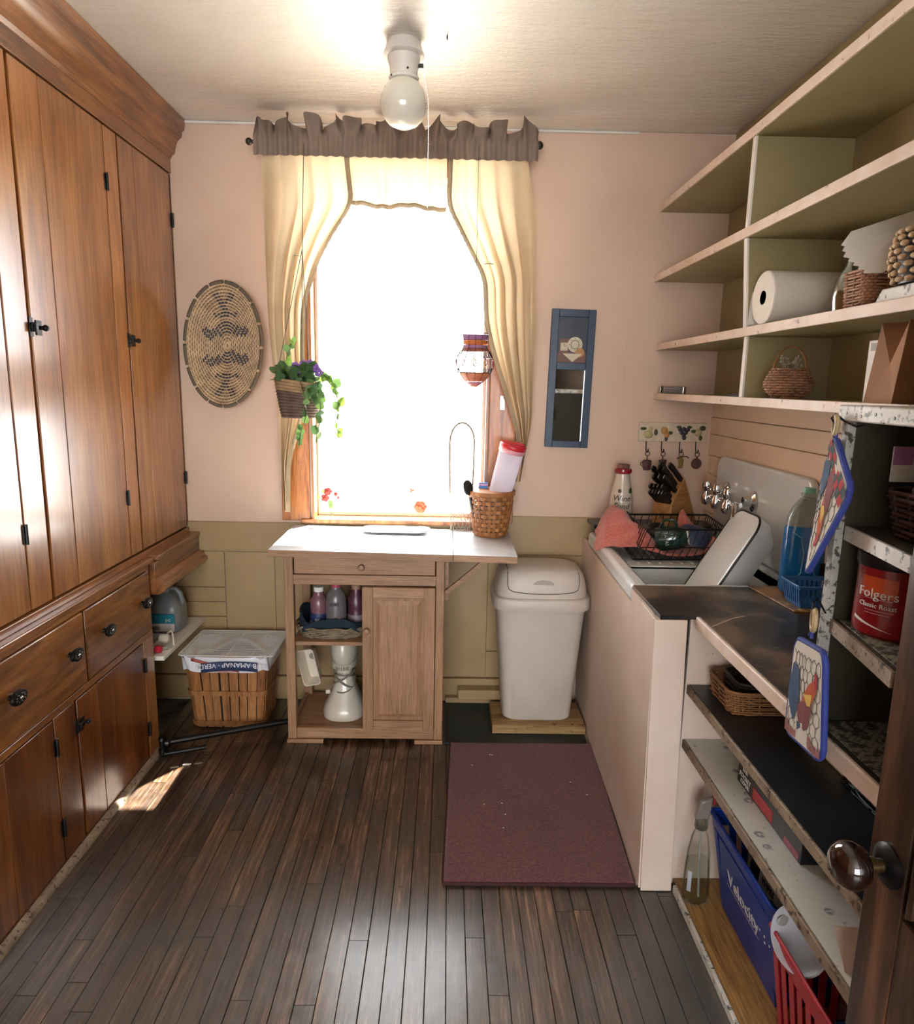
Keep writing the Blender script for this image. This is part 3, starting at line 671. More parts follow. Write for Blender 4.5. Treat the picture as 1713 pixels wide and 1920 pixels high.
part('door_rail', MB().box(-.290, -.082, 2.672, 2.690, .644, .688), M['carth'], dr, bev=.002); part('door_rail', MB().box(-.290, -.082, 2.672, 2.690, .070, .112), M['carth'], dr, bev=.002)
mb = MB(); a_, b_ = (-.290, -.082, .112, .644), (-.268, -.104, .134, .622)
mb.hexa([(a_[0], 2.686, a_[2]), (a_[1], 2.686, a_[2]), (a_[1], 2.688, a_[3]), (a_[0], 2.688, a_[3]), (a_[0], 2.682, a_[2]), (a_[1], 2.682, a_[2]), (a_[1], 2.682, a_[3]), (a_[0], 2.682, a_[3])])
part('door_panel', mb, M['cart'], dr, smooth=0)
mb = MB(); v1 = [(-.276, 2.682, .126), (-.096, 2.682, .126), (-.096, 2.682, .630), (-.276, 2.682, .630)]; v2 = [(-.262, 2.675, .142), (-.110, 2.675, .142), (-.110, 2.675, .614), (-.262, 2.675, .614)]
mb.add(v1+v2, [(4, 5, 6, 7), (0, 1, 5, 4), (1, 2, 6, 5), (2, 3, 7, 6), (3, 0, 4, 7)]); part('raised_panel', mb, M['cart'], dr, smooth=0)
part('door_knob', knobm(-.314, 2.672, .508), M['carth'], dr)
mb = MB(); mb.hexa([(0, 2.70, .668), (.012, 2.70, .655), (.012, 2.716, .655), (0, 2.716, .668), (.168, 2.70, .815), (.184, 2.70, .806), (.184, 2.716, .806), (.168, 2.716, .815)]); part('leaf_bracket', mb, M['carth'], kc)
part('bracket_post', MB().box(0, .014, 2.735, 2.755, .62, .812), M['carth'], kc)
# mixer ---------------------------------------------------
mx_ = thing('stand_mixer', 'white stand mixer seen from behind on the cart bottom shelf', 'mixer', (-.434, 2.86, .058))
WH = paint('mixer_enamel', '#b9b2a4', '#c7c0b1', 5, rough=.2, bump=0, coat=.3)
part('base', MB().lathe([(.088, 0), (.094, .006), (.095, .03), (.088, .052), (.070, .085), (.054, .12), (.043, .16), (.036, .20), (.034, .25)], 36, (0, 0, 0), 'z', .97, 1.15, 2.5), WH, mx_, world=False)
part('motor_head', MB().lathe([(.030, .235), (.046, .243), (.055, .262), (.059, .29), (.057, .325), (.048, .352), (.025, .362)], 32, (0, 0, 0), 'z', 1, 1.5), WH, mx_, world=False)
mb = MB(); mb.lathe([(.052, .224), (.055, .227), (.055, .245), (.052, .248)], 32, (0, 0, 0), 'z', 1, 1.5); part('vent_band', mb, WH, mx_, world=False)
for k in range(9):
    mb = MB(); x_ = -.026+k*.0065; y_ = -.0825*math.sqrt(max(0, 1-(x_/.055)**2))-.0012; mb.box(x_-.0013, x_+.0013, y_-.001, y_+.004, .228, .243); part('vent_slot', mb, M['black'], mx_, world=False)
CORD = plain('grey_cord', '#7d776c', .6)
mb = MB(); pts = []
for k in range(90):
    q = k*2*PI/22; pts.append((.046*math.cos(q), -.004+.062*math.sin(q), .165+.040*math.sin(k*.21)+.01*math.sin(q*.5)))
pts += [(-.05, -.05, .145), (-.062, -.055, .13)]; mb.tube(pts, .0032, 6); part('power_cord', mb, CORD, mx_, world=False)
part('plug', MB().box(-.074, -.054, -.065, -.048, .112, .130), M['plaswh'], mx_, world=False, bev=.003)
# plastic tub
tb = thing('plastic_tub', 'small white plastic tub tilted against the mixer under the cart shelf', 'tub', (-.570, 2.80, .30)); tb.rotation_euler = (0, math.radians(-13), math.radians(-8))
mb = MB(); o1 = rrect(-.036, .036, -.078, .078, .012); o2 = rrect(-.026, .026, -.066, .066, .010); n = len(o1)
vs = [(a, -.030, b) for a, b in o1]+[(a, .030, b) for a, b in o2]+[(a*.94, .027, b*.97) for a, b in o2]+[(a*.95, -.030, b*.975) for a, b in o1]
fs = [(i, (i+1) % n, n+(i+1) % n, n+i) for i in range(n)]+[tuple(range(n, 2*n))]+[tuple(range(2*n, 3*n))]+[(2*n+i, 2*n+(i+1) % n, 3*n+(i+1) % n, 3*n+i) for i in range(n)]+[(3*n+i, 3*n+(i+1) % n, (i+1) % n, i) for i in range(n)]
mb.add(vs, fs); part('tub', mb, M['plaswh'], tb, world=False)
mb = MB(); mb.tube([(a*1.02, -.031, b*1.01) for a, b in o1], .0025, 5, True); part('rim', mb, M['plaswh'], tb, world=False)
mb = MB(); mb.lathe([(.001, 0), (.014, 0), (.014, .002)], 16, (.006, .024, .03), 'y'); part('base_disc', mb, plain('grey_dot', '#8a857a', .6), tb, world=False)
tag(part('navy_bin', MB().box(-.32, -.08, 2.82, 3.03, .059, .36), plain('navy_plastic', '#182236', .5), bev=.012), 'navy storage box standing behind the white mixer', 'box')
# tray basket with cloth and bottles
tbk = thing('tray_basket', 'low braided basket lined with dark teal cloth on the cart shelf', 'basket', (-.475, 2.86, .441))
mb = MB()
for j in range(6):
    z_ = .005+j*.008; ring = sring(.135+.004*j, .118+.003*j, 120, 3.2)
    mb.tube([(x_*(1+.02*math.sin(k*.9+j*PI)), y_*(1+.02*math.sin(k*.9+j*PI)), z_+.0025*math.sin(k*.9+j*1.5)) for k, (x_, y_) in enumerate(ring)], .005, 6, True)
part('braid', mb, plain('pale_braid', '#8f7f66', .8, .3), tbk, world=False, smooth=2)
part('base', MB().prism(sring(.132, .115, 40, 3.2), .001, .010, 'xy'), M['wickerl'], tbk, world=False)
def clothf(u, v_):
    q = 2*PI*u; x_, y_ = sring(1, 1, 64, 3.0)[int(u*64) % 64]; e = .145+.010*math.sin(5*q)+.006*math.sin(11*q)
    h = .075+.030*max(0, math.cos(q-2.6))+.012*math.sin(4*q+1)
    if v_ < .5: s_ = v_*2; return (x_*(.118+.018*s_), y_*(.100+.02*s_), .02+(h-.02)*s_)
    s_ = (v_-.5)*2; return (x_*(.136+(e-.134)*math.sin(s_*1.6)), y_*(.120+(e-.140)*math.sin(s_*1.6)), h-(.038+.006*math.sin(7*q))*s_**1.5)
part('liner', MB().grid(clothf, 64, 12), plain('teal_cloth', '#152a3a', .9, .15), tbk, world=False, smooth=2, solid=.003)
def bottle(nm, lab, x_, y_, prof, m_, capm, capz, capr, lid=True):
    t_ = thing(nm, lab, 'bottle', (x_, y_, .452))
    part('body', MB().lathe(prof, 24), m_, t_, world=False)
    part('cap', MB().lathe([(capr, capz), (capr, capz+.018), (capr*.9, capz+.020)], 20), capm, t_, world=False)
    return t_
pkc = clear('rosy_clear', '#d9b6b4', .1, .5); pkm = plain('rosy_juice', '#7d5560', .25); pur = plain('berry_juice', '#55303c', .3)
b1 = bottle('juice_bottle', 'clear rosy bottle with navy and white label, left in the cloth-lined basket', -.535, 2.825, [(.030, 0), (.036, .006), (.037, .07), (.034, .085), (.037, .10), (.036, .13), (.026, .15), (.020, .160), (.020, .172)], pkm, M['paper'], .172, .021)
NB = plain('label_navy', '#23315c', .5); LW = plain('label_white', '#cfcdc8', .5)
part('label', MB().lathe([(.0375, .045), (.0382, .047), (.0382, .078), (.0375, .080)], 28), NB, b1, world=False); part('label_lower', MB().lathe([(.0375, .010), (.0384, .012), (.0384, .044), (.0375, .046)], 28), LW, b1, world=False)
def cyl(r_, z_, q0=0): return lambda x_, y_, h: ((r_+h)*math.sin(x_/r_+q0), -(r_+h)*math.cos(x_/r_+q0), z_+y_)
part('lettering', text_mb('pc', .022, cyl(.0386, .050)), LW, b1, world=False, smooth=0)
mb = MB()
for k, (a, z_) in enumerate(((-.3, .022), (-.1, .018), (.45, .026), (.65, .018))): mb.ball((.0375*math.sin(a), -.0375*math.cos(a), z_), .007, 10, 6, 1, .4)
part('printed_fruit', mb, plain('dark_olive_print', '#2f3828', .5), b1, world=False)
b2 = bottle('tall_clear_bottle', 'taller grey-clear bottle in the middle of the cloth-lined basket', -.458, 2.80, [(.040, 0), (.045, .006), (.043, .03), (.044, .12), (.042, .155), (.034, .178), (.022, .19), (.021, .20)], plain('grey_bottle', '#777173', .18, .12, alpha=.85), plain('pink_cap', '#a8465e', .4), .2, .022)
part('label', MB().box(-.018, .018, -.0462, -.044, .128, .140), M['black'], b2, world=False); part('label_lower', MB().box(-.014, .014, -.0462, -.044, .010, .028), LW, b2, world=False)
part('lettering', text_mb('WHY', .010, lambda x_, y_, h: (x_, -.0464-h, .0155+y_)), M['black'], b2, world=False, smooth=0)
mb = MB()
for a, z_, r_ in ((-.35, .06, .012), (.4, .065, .013), (.0, .055, .009)): mb.ball((.043*math.sin(a), -.043*math.cos(a), z_), r_, 10, 6, 1, .25)
part('printed_fruit', mb, plain('peach_print', '#a0684c', .5), b2, world=False)
b3 = bottle('berry_bottle', 'dark berry-coloured bottle at the right in the cloth-lined basket', -.378, 2.84, [(.032, 0), (.037, .006), (.037, .08), (.034, .09), (.037, .10), (.036, .135), (.022, .16), (.018, .18)], pur, plain('tan_cap', '#a07a60', .5), .18, .020)
part('label', MB().lathe([(.0375, .012), (.0384, .014), (.0384, .070), (.0375, .072)], 28), plain('label_mauve', '#84727c', .5), b3, world=False)
# ------------------------------------------------------------------ white wall shelf, jug, spray bottle
ws = thing('low_shelf', 'white-painted low shelf between the cupboard and the tan wall', 'shelf', (-1.38, 2.87, .382))
part('board', MB().box(-1.69, -1.122, 2.63, 3.105, .382, .400), M['white'], ws, bev=.002)
part('cleat', MB().box(-1.69, -1.17, 3.085, 3.106, .345, .382), M['white'], ws)
jg = thing('water_jug', 'grey translucent jug with teal label on the low white shelf', 'jug', (-1.235, 2.95, .401))
JC = plain('milky_plastic', '#8b9092', .3, .04, trans=.25)
part('body', MB().lathe([(.060, 0), (.068, .006), (.070, .03), (.069, .10), (.066, .118), (.050, .145), (.030, .165), (.020, .172), (.019, .19)], 32, (0, 0, 0), 'z', 1.12, 1, 4), JC, jg, world=False)
part('handle', MB().tube([(.062, -.0, .105), (.074, 0, .13), (.064, 0, .165), (.044, 0, .186), (.022, 0, .186)], [.010, .011, .011, .010, .008], 10), JC, jg, world=False)
TEAL = plain('label_teal', '#1f7f92', .45)
part('label', MB().box(-.046, .062, -.0755, -.070, .048, .090), TEAL, jg, world=False, bev=.001); part('label_lower', MB().box(-.046, .062, -.0755, -.070, .012, .048), LW, jg, world=False, bev=.001)
part('lettering', text_mb('pc', .026, lambda x_, y_, h: (.036+x_, -.0757-h, .058+y_)), LW, jg, world=False, smooth=0)
mb = MB()
for k in range(9): mb.box(-.036+k*.004, -.034+k*.004, -.0762, -.0754, .018, .036)
part('barcode', mb, M['black'], jg, world=False)
sp_ = thing('spray_trigger', 'white spray bottle head with looped trigger on the low shelf', 'bottle', (-1.165, 2.76, .401))
part('nozzle', MB().lathe([(.014, -.022), (.019, -.018), (.019, .012), (.012, .018)], 18, (0, -.01, .030), 'x'), M['plaswh'], sp_, world=False)
part('trigger', MB().tube([(-.01, .015, .035), (.02, .01, .056), (.030, 0, .048), (.038, -.015, .020), (.040, -.02, .004)], .0035, 7), M['plaswh'], sp_, world=False)
part('bottle', MB().lathe([(.03, -.11), (.033, -.10), (.030, -.04), (.016, -.022)], 20, (-.01, -.01, .034), 'x'), M['clear'], sp_, world=False)
pc_ = thing('bottle_stopper', 'bright pink bottle cap at the near end of the low shelf', 'cap', (-1.158, 2.665, .401))
part('cap', MB().lathe([(.013, -.012), (.015, -.008), (.014, .012), (.008, .015)], 18, (0, 0, .0155), 'x'), plain('hot_pink', '#c2283f', .35), pc_, world=False)
tag(part('metal_clip', MB().tube([(-1.20, 2.655, .402), (-1.135, 2.70, .402), (-1.145, 2.74, .402), (-1.20, 2.73, .402)], .002, 6), M['silver']), 'bent wire clip lying near the edge of the low shelf', 'clip')
# ------------------------------------------------------------------ bushel basket with bag and wire rack
bb = thing('bushel_basket', 'rectangular wooden slat basket standing below the low white shelf', 'basket', (-.935, 2.915, 0))
_ring = rrect(-1, 1, -1, 1, .22, 8); _L = [0]
for (a0, b0), (a1, b1) in zip(_ring, _ring[1:]+_ring[:1]): _L.append(_L[-1]+math.hypot((a1-a0)*1.4, b1-b0))
def _arc(f_):
    d = f_*_L[-1]
    for i in range(len(_ring)):
        if _L[i+1] >= d: break
    g_ = (d-_L[i])/max(1e-9, _L[i+1]-_L[i]); p, q_ = _ring[i], _ring[(i+1) % len(_ring)]; return (p[0]+(q_[0]-p[0])*g_, p[1]+(q_[1]-p[1])*g_)
ARC = [_arc(k/240) for k in range(240)]
def bp(s_, z):
    """s along the perimeter (rounded rectangle), z height -> point"""
    k = z/.34; x, y = ARC[int(round(s_*240)) % 240]
    return (-.935+x*(.152+.030*k), 2.915+y*(.108+.020*k), z)
ST = 28
for k in range(ST):
    a, b = (k+.05)/ST, (k+.90)/ST; mb = MB(); vs = []
    for z in (.004, .17, .335):
        for s_ in (a, (a+b)/2, b):
            p = Vector(bp(s_, z)); c_ = Vector((-.935, 2.915, z)); d = (p-c_).normalized(); vs += [p, p-d*.004]
    fs = []
    for r_ in range(2):
        for c_ in range(2):
            i0 = r_*6+c_*2; fs += [(i0, i0+2, i0+8, i0+6), (i0+1, i0+7, i0+9, i0+3)]
        fs += [(r_*6, r_*6+6, r_*6+7, r_*6+1), (r_*6+4, r_*6+5, r_*6+11, r_*6+10)]
    fs += [(0, 1, 3, 2), (2, 3, 5, 4), (12, 14, 15, 13), (14, 16, 17, 15)]
    mb.add(vs, fs); part('slat', mb, M['basket'], bb, smooth=0)
for z, h, o in ((.155, .022, .006), (.012, .022, .006), (.325, .02, .005)):
    ring = []
    for k in range(120):
        p0, p1 = Vector(bp(k/120, z)), Vector(bp(k/120, z+h)); d = (p0-Vector((-.935, 2.915, z))).normalized()*o; ring.append((p0+d, p1+d, p1+d*.3, p0+d*.3))
    mb = MB(); vs = [p for r_ in ring for p in r_]; n = 120
    mb.add(vs, [(4*i+j, 4*((i+1) % n)+j, 4*((i+1) % n)+(j+1) % 4, 4*i+(j+1) % 4) for i in range(n) for j in range(4)])
    part('band', mb, M['basket'], bb)
part('gap_shade_core', MB().prism([(-.935+.975*(bp(k/60, .0)[0]+.935)*1.0, 2.915+.975*(bp(k/60, .0)[1]-2.915)) for k in range(60)], .015, .27, 'xy'), M['carc'], bb)  # near-black core put inside for the shade in the slat gaps
part('bottom', MB().box(-1.075, -.795, 2.82, 3.01, .006, .012), M['basket'], bb)
# plastic bag liner: printed sack folded over the rim, dipping inside
t = NT('printed_sack'); tc = t.coord('Object'); sp = t.n('ShaderNodeSeparateXYZ'); t.l(tc, sp.inputs[0])
def mth(t, op, a, b=None):
    m = t.n('ShaderNodeMath', operation=op)
    for s_, v_ in ((m.inputs[0], a), (m.inputs[1], b)):
        if v_ is None: continue
        if isinstance(v_, (int, float)): s_.default_value = v_
        else: t.l(v_, s_)
    return m.outputs[0]
dx = mth(t, 'ADD', sp.outputs[0], .0); dy = mth(t, 'ADD', sp.outputs[1], .0)
rr = mth(t, 'SQRT', mth(t, 'ADD', mth(t, 'MULTIPLY', dx, dx), mth(t, 'MULTIPLY', mth(t, 'MULTIPLY', dy, dy), 1.6)))
rings = t.ramp(mth(t, 'MULTIPLY', rr, 4.0), [(.0, hx('#d8d8dc')), (.26, hx('#6a6f88')), (.32, hx('#c8c4c8')), (.36, hx('#2c3a66')), (.54, hx('#2c3a66')), (.60, hx('#dcdce0')), (.64, hx('#a83836')), (.72, hx('#dcdce0')), (1.0, hx('#dcdce0'))])
rings = t.mix(t.ramp(t.noise(t.coord('Object', (2, 2, 2)), 5, 3), [(.68, BW0), (.72, BW1)]), rings, hx('#d9d8dc'))
t.base(rings); t.set(rough=.25, trans=0); t.bump(t.noise(tc, 28, 5), .5, .004); SACK = t.m
bgm = MB(); rn = []
nS = 96
def bagp(u, v_):
    x, y = sring(1, 1, nS, 7)[int(round(u*nS)) % nS]; q = 2*PI*u
    if v_ < .35:   # outside skirt
        k = v_/.35; z = .272+.006*math.sin(5*q)+(.345-.272)*k; o = .010+.003*math.sin(9*q+3*k)
        return (-.935+x*(.176+o+.006*k), 2.915+y*(.124+o+.005*k), z)
    k = (v_-.35)/.65; f = 1-k
    return (-.935+x*(.190*f), 2.915+y*(.137*f), .349-.09*math.sin(min(1, k*1.6)*PI/2)*(1-.25*k)+.006*math.sin(7*q+5*k)*k)
part('bag_liner', MB().grid(bagp, nS, 26), SACK, bb, smooth=2, label='printed plastic sack folded over the rim')
def sackfn(x_, y_, h):   # lettering upside down along the front skirt
    u = -x_; return (-.905+u, 2.915-.1415-.0035-h, .318-y_-.10*((u-.02)**2)*6)
part('lettering', text_mb('LUB AMANAP · VERDE', .030, lambda x_, y_, h: sackfn(x_, y_, h)), plain('print_white', '#e6e4e8', .4), bb, smooth=0)
NB2 = plain('print_navy', '#3b4768', .4)
def band(u, v_): 
    x_ = -1.03+.24*u; d = x_-(-.885)
    return (x_, 2.915-.1432-.001, .3235-.042*v_-.6*d*d)
part('printed_band', MB().grid(band, 24, 1), NB2, bb, solid=.0008)
def band2(u, v_): return (-1.07+.20*u, 2.915-.1428-.001, .335-.05*u-.012*v_)
part('printed_band', MB().grid(band2, 12, 1), plain('print_red', '#a84a44', .4), bb, solid=.0008)
rk = thing('wire_rack', 'chrome wire cooling rack lying on top of the bushel basket', 'rack', (-.91, 2.905, .352))
x0, x1, y0, y1 = -1.115, -.715, 2.745, 3.045
part('frame', MB().tube([(a, b, .358) for a, b in rrect(x0, x1, y0, y1, .02)], .0030, 6, True), M['rackwire'], rk)
for k in range(25):
    y_ = y0+(k+.5)*(y1-y0)/25; part('wire', MB().tube([(x0, y_, .3585), (x1, y_, .3585)], .0016, 6), M['rackwire'], rk)
for x_ in (-1.02, -.915, -.81): part('cross_wire', MB().tube([(x_, y0, .3555), (x_, y1, .3555)], .0024, 6), M['rackwire'], rk)
for x_ in (-1.06, -.77): part('foot', MB().tube([(x_-.02, y0+.004, .357), (x_-.012, y0+.004, .350), (x_+.012, y0+.004, .350), (x_+.02, y0+.004, .357)], .0016, 5), M['silver'], rk)
# ------------------------------------------------------------------ pipe along the floor
pp = thing('floor_pipe', 'black iron pipe lying across the floor corner by the cupboard', 'pipe', (-.92, 2.70, 0))
part('pipe', MB().tube([(-1.115, 2.60, .045), (-.66, 2.795, .045)], .013, 12), M['blackm'], pp)
part('pipe', MB().tube([(-1.115, 2.562, .014), (-.97, 2.62, .014)], .009, 10), M['blackm'], pp)
part('fitting', MB().lathe([(.018, -.02), (.021, -.016), (.021, .016), (.018, .02)], 14, (-1.122, 2.597, .045), 'x'), M['blackm'], pp)
part('valve', MB().lathe([(.012, 0), (.016, .004), (.016, .03), (.010, .036), (.010, .065), (.016, .068), (.014, .078)], 12, (-1.128, 2.578, .0)), M['blackm'], pp)
# plaster crumbs
for k, (x_, y_) in enumerate(((-1.02, 2.50), (-.98, 2.51), (-1.06, 2.48))):
    tag(part('plaster_crumb', MB().prism([(x_, y_), (x_+.022, y_+.003), (x_+.03, y_+.01), (x_+.008, y_+.014)], .001, .005, 'xy'), M['olded'] if k != 0 else M['white'], smooth=0), ('white flake of paint on the dark floor by the cupboard corner', 'brown paint flake to the right of the white flake on the floor', 'brown paint flake to the left of the white flake, nearer the cupboard')[k], 'debris', 'paint flakes on the floor')
# ------------------------------------------------------------------ bin area
tag(part('dark_floor_board', MB().box(.012, .625, 2.69, 3.085, .001, .008), paint('dark_green_black', '#0f1c1e', '#172a2a', 6, rough=.5)), 'dark green-black sheet on the floor under the bin block', 'board')
tag(part('wall_batten', MB().box(.012, .58, 3.055, 3.088, .009, .035), M['tan'], bev=.002), 'pale strip of wood lying along the foot of the tan wall', 'board')
tag(part('wood_offcut', MB().box(.07, .30, 3.03, 3.088, .036, .085), M['tan'], bev=.003), 'short tan offcut stacked on the strip left of the bin', 'board')
BLK = wood('plank_block', '#6d5330', '#9c7f52', '#b3966a', 0, rough=.7, stretch=9, wear='#4b351d', wth=.6)
mb = MB(); pr_ = [(2.768, .009), (3.0, .009), (3.0, .047), (2.775, .047), (2.766, .040)]
mb.prism(pr_, .216, .622, 'yz'); tag(part('timber_block', mb, BLK, bev=.002), 'rough timber block under the white swing-lid bin', 'wood block')
tr = thing('swing_bin', 'tall off-white plastic bin with swing lid standing on a timber block', 'bin', (.416, 2.925, .0475)); tr.scale = (.965, 1, 1)
BIN = paint('bin_plastic', '#b9b0a6', '#c8c0b5', 4, rough=.42, bump=.02)
part('body', MB().lathe([(.150, 0), (.157, .006), (.178, .25), (.196, .47), (.200, .505), (.206, .507), (.206, .52)], 80, (0, 0, 0), 'z', 1.0, .70, 5), BIN, tr, world=False)
part('lid_rim', MB().lathe([(.205, .512), (.216, .514), (.218, .520), (.217, .560), (.212, .566), (.204, .568)], 80, (0, 0, 0), 'z', 1.0, .72, 5), BIN, tr, world=False)
part('lid', MB().lathe([(.205, .562), (.204, .59), (.198, .625), (.188, .655), (.172, .675), (.145, .685), (.10, .690), (.05, .691), (.001, .6915)], 80, (0, 0, 0), 'z', 1.0, .70, 4.2), BIN, tr, world=False)
def lids(x_, y_):  # height and slope of the lid surface
    prof_ = [(.205, .562), (.204, .59), (.198, .625), (.188, .655), (.172, .675), (.145, .685), (.10, .690), (.05, .691), (0, .6915)]
    r_ = ((abs(x_))**4.2+(abs(y_)/.70)**4.2)**(1/4.2)
    for (a, za), (b, zb) in zip(prof_[:-1], prof_[1:]):
        if b <= r_ <= a: return za+(zb-za)*(a-r_)/(a-b)
    return .69 if r_ < .1 else .562
def surf(x_, z_):  # front surface y for given x, z
    y_ = -.1435
    while y_ < 0 and lids(x_, y_) < z_: y_ += .0005
    return y_
pts = []
path = [(-.155, .686), (-.157, .66), (-.156, .62), (-.150, .604), (-.13, .596), (-.06, .590), (0, .589), (.06, .590), (.13, .596), (.150, .604), (.156, .62), (.157, .66), (.155, .686)]
for a in alongp([(a, 0, b) for a, b in path], .006): pts.append((a.x, surf(a.x, a.z)-.0004, a.z))
part('flap_seam', MB().tube(pts, .0016, 5), M['black'], tr, world=False)
mb = MB(); zz_ = []
for k in range(13):
    q = PI*k/12; x_ = -.046*math.cos(q); z_ = .628+.020*math.sin(q); zz_.append((x_, surf(x_, z_)-.003, z_))
mb.add(zz_, [tuple(range(12, -1, -1))]); part('thumb_recess', mb, plain('recess_grey', '#a39a90', .5, .03), tr, world=False, smooth=0, solid=.002)
# ------------------------------------------------------------------ rug
rg = thing('floor_mat', 'dark red ribbed doormat in front of the bin', 'mat', (.32, 2.27, .0005))
t = NT('red_carpet'); v = t.coord('Object'); nz = t.noise(v, 150, 5, .8); base = t.ramp(nz, [(.34, hx('#34161a')), (.52, hx('#6a343a')), (.68, hx('#96585a'))])
t.base(t.mix(t.ramp(t.noise(v, 4, 4), [(.35, (.0,)*3+(1,)), (.8, (.35,)*3+(1,))]), base, hx('#2e1517'))); t.set(rough=.95, sheen=.3)
t.bump(nz, .9, .004); RUG = t.m
def rugf(u, v_):
    x = (.036+(.631-.036)*u)*(1-v_)+(.011+(.592-.011)*u)*v_; y = 2.680+(1.852-2.680)*v_
    return (x, y, .0115+.0012*math.sin(19*u+3)*math.sin(13*v_))
g = MB(); g.grid(rugf, 60, 80); part('pile', g, RUG, rg, smooth=2, solid=.008)
edge = [rugf(u/20, 0) for u in range(21)]+[rugf(1, v_/30) for v_ in range(1, 31)]+[rugf(1-u/20, 1) for u in range(1, 21)]+[rugf(0, 1-v_/30) for v_ in range(1, 30)]
part('bound_edge', MB().tube([(a, b, .0085) for a, b, c_ in edge], .007, 6, True), plain('dark_binding', '#3a191c', .9), rg)
for k in range(9):
    x_, y_ = R.uniform(.08, .55), R.uniform(1.95, 2.6)
    tag(part('crumb', MB().ball((x_, y_, .0185), .0022, 6, 4, 1.6, .8, .7), M['paper']), 'tiny white crumb on the red mat', 'debris', 'crumbs on the mat')
# ------------------------------------------------------------------ things at the window
pl = thing('platter', 'oblong white enamel platter with painted rim on the cart top', 'plate', (-.22, 2.985, .8485))
ol, il = rrect(-.150, .150, -.062, .062, .05, 8), rrect(-.118, .118, -.040, .040, .034, 8); n = len(ol)
mb = MB(); mb.add([(a, b, .016) for a, b in ol]+[(a, b, .006) for a, b in il]+[(a*.97, b*.95, .002) for a, b in il]+[(a, b, .012) for a, b in ol],
  [(i, (i+1) % n, n+(i+1) % n, n+i) for i in range(n)]+[tuple(range(n, 2*n))]+[(2*n+i, 2*n+(i+1) % n, 3*n+(i+1) % n, 3*n+i) for i in range(n)]+[tuple(range(2*n, 3*n))]+[(3*n+i, 3*n+(i+1) % n, (i+1) % n, i) for i in range(n)])
part('dish', mb, M['enamel'], pl, world=False)
part('rim_line', MB().tube([(a, b, .0165) for a, b in ol], .0016, 5, True), plain('rim_grey', '#4a4a4c', .4), pl, world=False)
mb = MB()
for cx in (-.125, .12):
    mb.tube([(cx+.012*math.cos(q*PI/8), .02+.014*math.sin(q*PI/8), .0145) for q in range(16)], .0012, 4, True)
part('painted_scroll', mb, plain('scroll_green', '#69704f', .5), pl, world=False)
# splint basket -------------------------------------------------
sb = thing('splint_basket', 'tall woven splint basket standing on the raised leaf of the cart', 'basket', (.196, 2.985, .8435))
nst = 24
def rad(z): return .070+.030*(z/.20)**.8
for k in range(nst):
    q = 2*PI*(k+.5)/nst; mb = MB(); hw = .0062
    vs = []
    for z in [.006+.0325*i for i in range(7)]:
        r_ = rad(z); c_, s_ = math.cos(q), math.sin(q)
        for d in (-hw, hw):
            for rr0 in (r_, r_-.002): vs.append((c_*rr0-s_*d, s_*rr0+c_*d, z))
    fs = []
    for i in range(6):
        b_ = i*4; fs += [(b_, b_+4, b_+6, b_+2), (b_+1, b_+3, b_+7, b_+5), (b_, b_+1, b_+5, b_+4), (b_+2, b_+6, b_+7, b_+3)]
    mb.add(vs, fs+[(0, 2, 3, 1), (24, 25, 27, 26)]); part('stake', mb, M['splint'], sb, world=False, smooth=0)
for j in range(9):
    z = .018+j*.0195; mb = MB(); N_ = nst*6; vs = []
    for k in range(N_):
        q = 2*PI*k/N_; r_ = rad(z)+.0032*math.cos(PI*(k/6-.5)*1.0+PI*j+PI*.5*0)
        for dz, dr in ((-.0075, 0), (.0075, .0012), (.0075, -.0006), (-.0075, -.0018)): vs.append(((r_+dr)*math.cos(q), (r_+dr)*math.sin(q), z+dz))
    mb.add(vs, [(4*i+c_, 4*((i+1) % N_)+c_, 4*((i+1) % N_)+(c_+1) % 4, 4*i+(c_+1) % 4) for i in range(N_) for c_ in range(4)])
    part('weaver', mb, M['splint'], sb, world=False)
part('rim', MB().lathe([(.098, .184), (.105, .184), (.106, .202), (.098, .203)], 48), M['splint'], sb, world=False)
part('base', MB().lathe([(.001, .001), (.069, .001), (.072, .012), (.066, .013), (.001, .008)], 32), M['splint'], sb, world=False)
pit = thing('pitcher', 'translucent white pitcher with red lid leaning in the splint basket', 'pitcher', (.196, 2.990, .872)); pit.rotation_euler = (math.radians(6), math.radians(13), 0)
PM = cloth('frosted_plastic', '#dcdce6', '#e6e6f0', .6, bump=0)
part('body', MB().lathe([(.040, 0), (.045, .006), (.050, .20), (.054, .375)], 32), PM, pit, world=False)
part('lid', MB().lathe([(.055, .370), (.058, .374), (.058, .386), (.053, .392), (.001, .394)], 32), plain('red_lid', '#c22432', .35), pit, world=False)
part('lid_tab', MB().box(.010, .045, -.012, .012, .392, .402), plain('red_tab', '#b51f2d', .35), pit, world=False, bev=.003)
part('rim_ring', MB().lathe([(.054, .352), (.0565, .355), (.0565, .369), (.054, .371)], 32), plain('pinkish_rim', '#e0a0ab', .3, .02), pit, world=False)
br = thing('hairbrush', 'black oval brush sticking up at the left of the splint basket', 'brush', (.130, 2.955, .90)); br.rotation_euler = (0, math.radians(-14), math.radians(20))
part('head', MB().lathe([(.001, -.006), (.020, -.006), (.024, 0), (.020, .006), (.001, .007)], 24, (0, 0, .165), 'y', 1.45, .95), M['black'], br, world=False)
part('handle', MB().tube([(0, 0, .0), (0, 0, .12)], [.006, .008], 8), M['black'], br, world=False)
mb = MB()
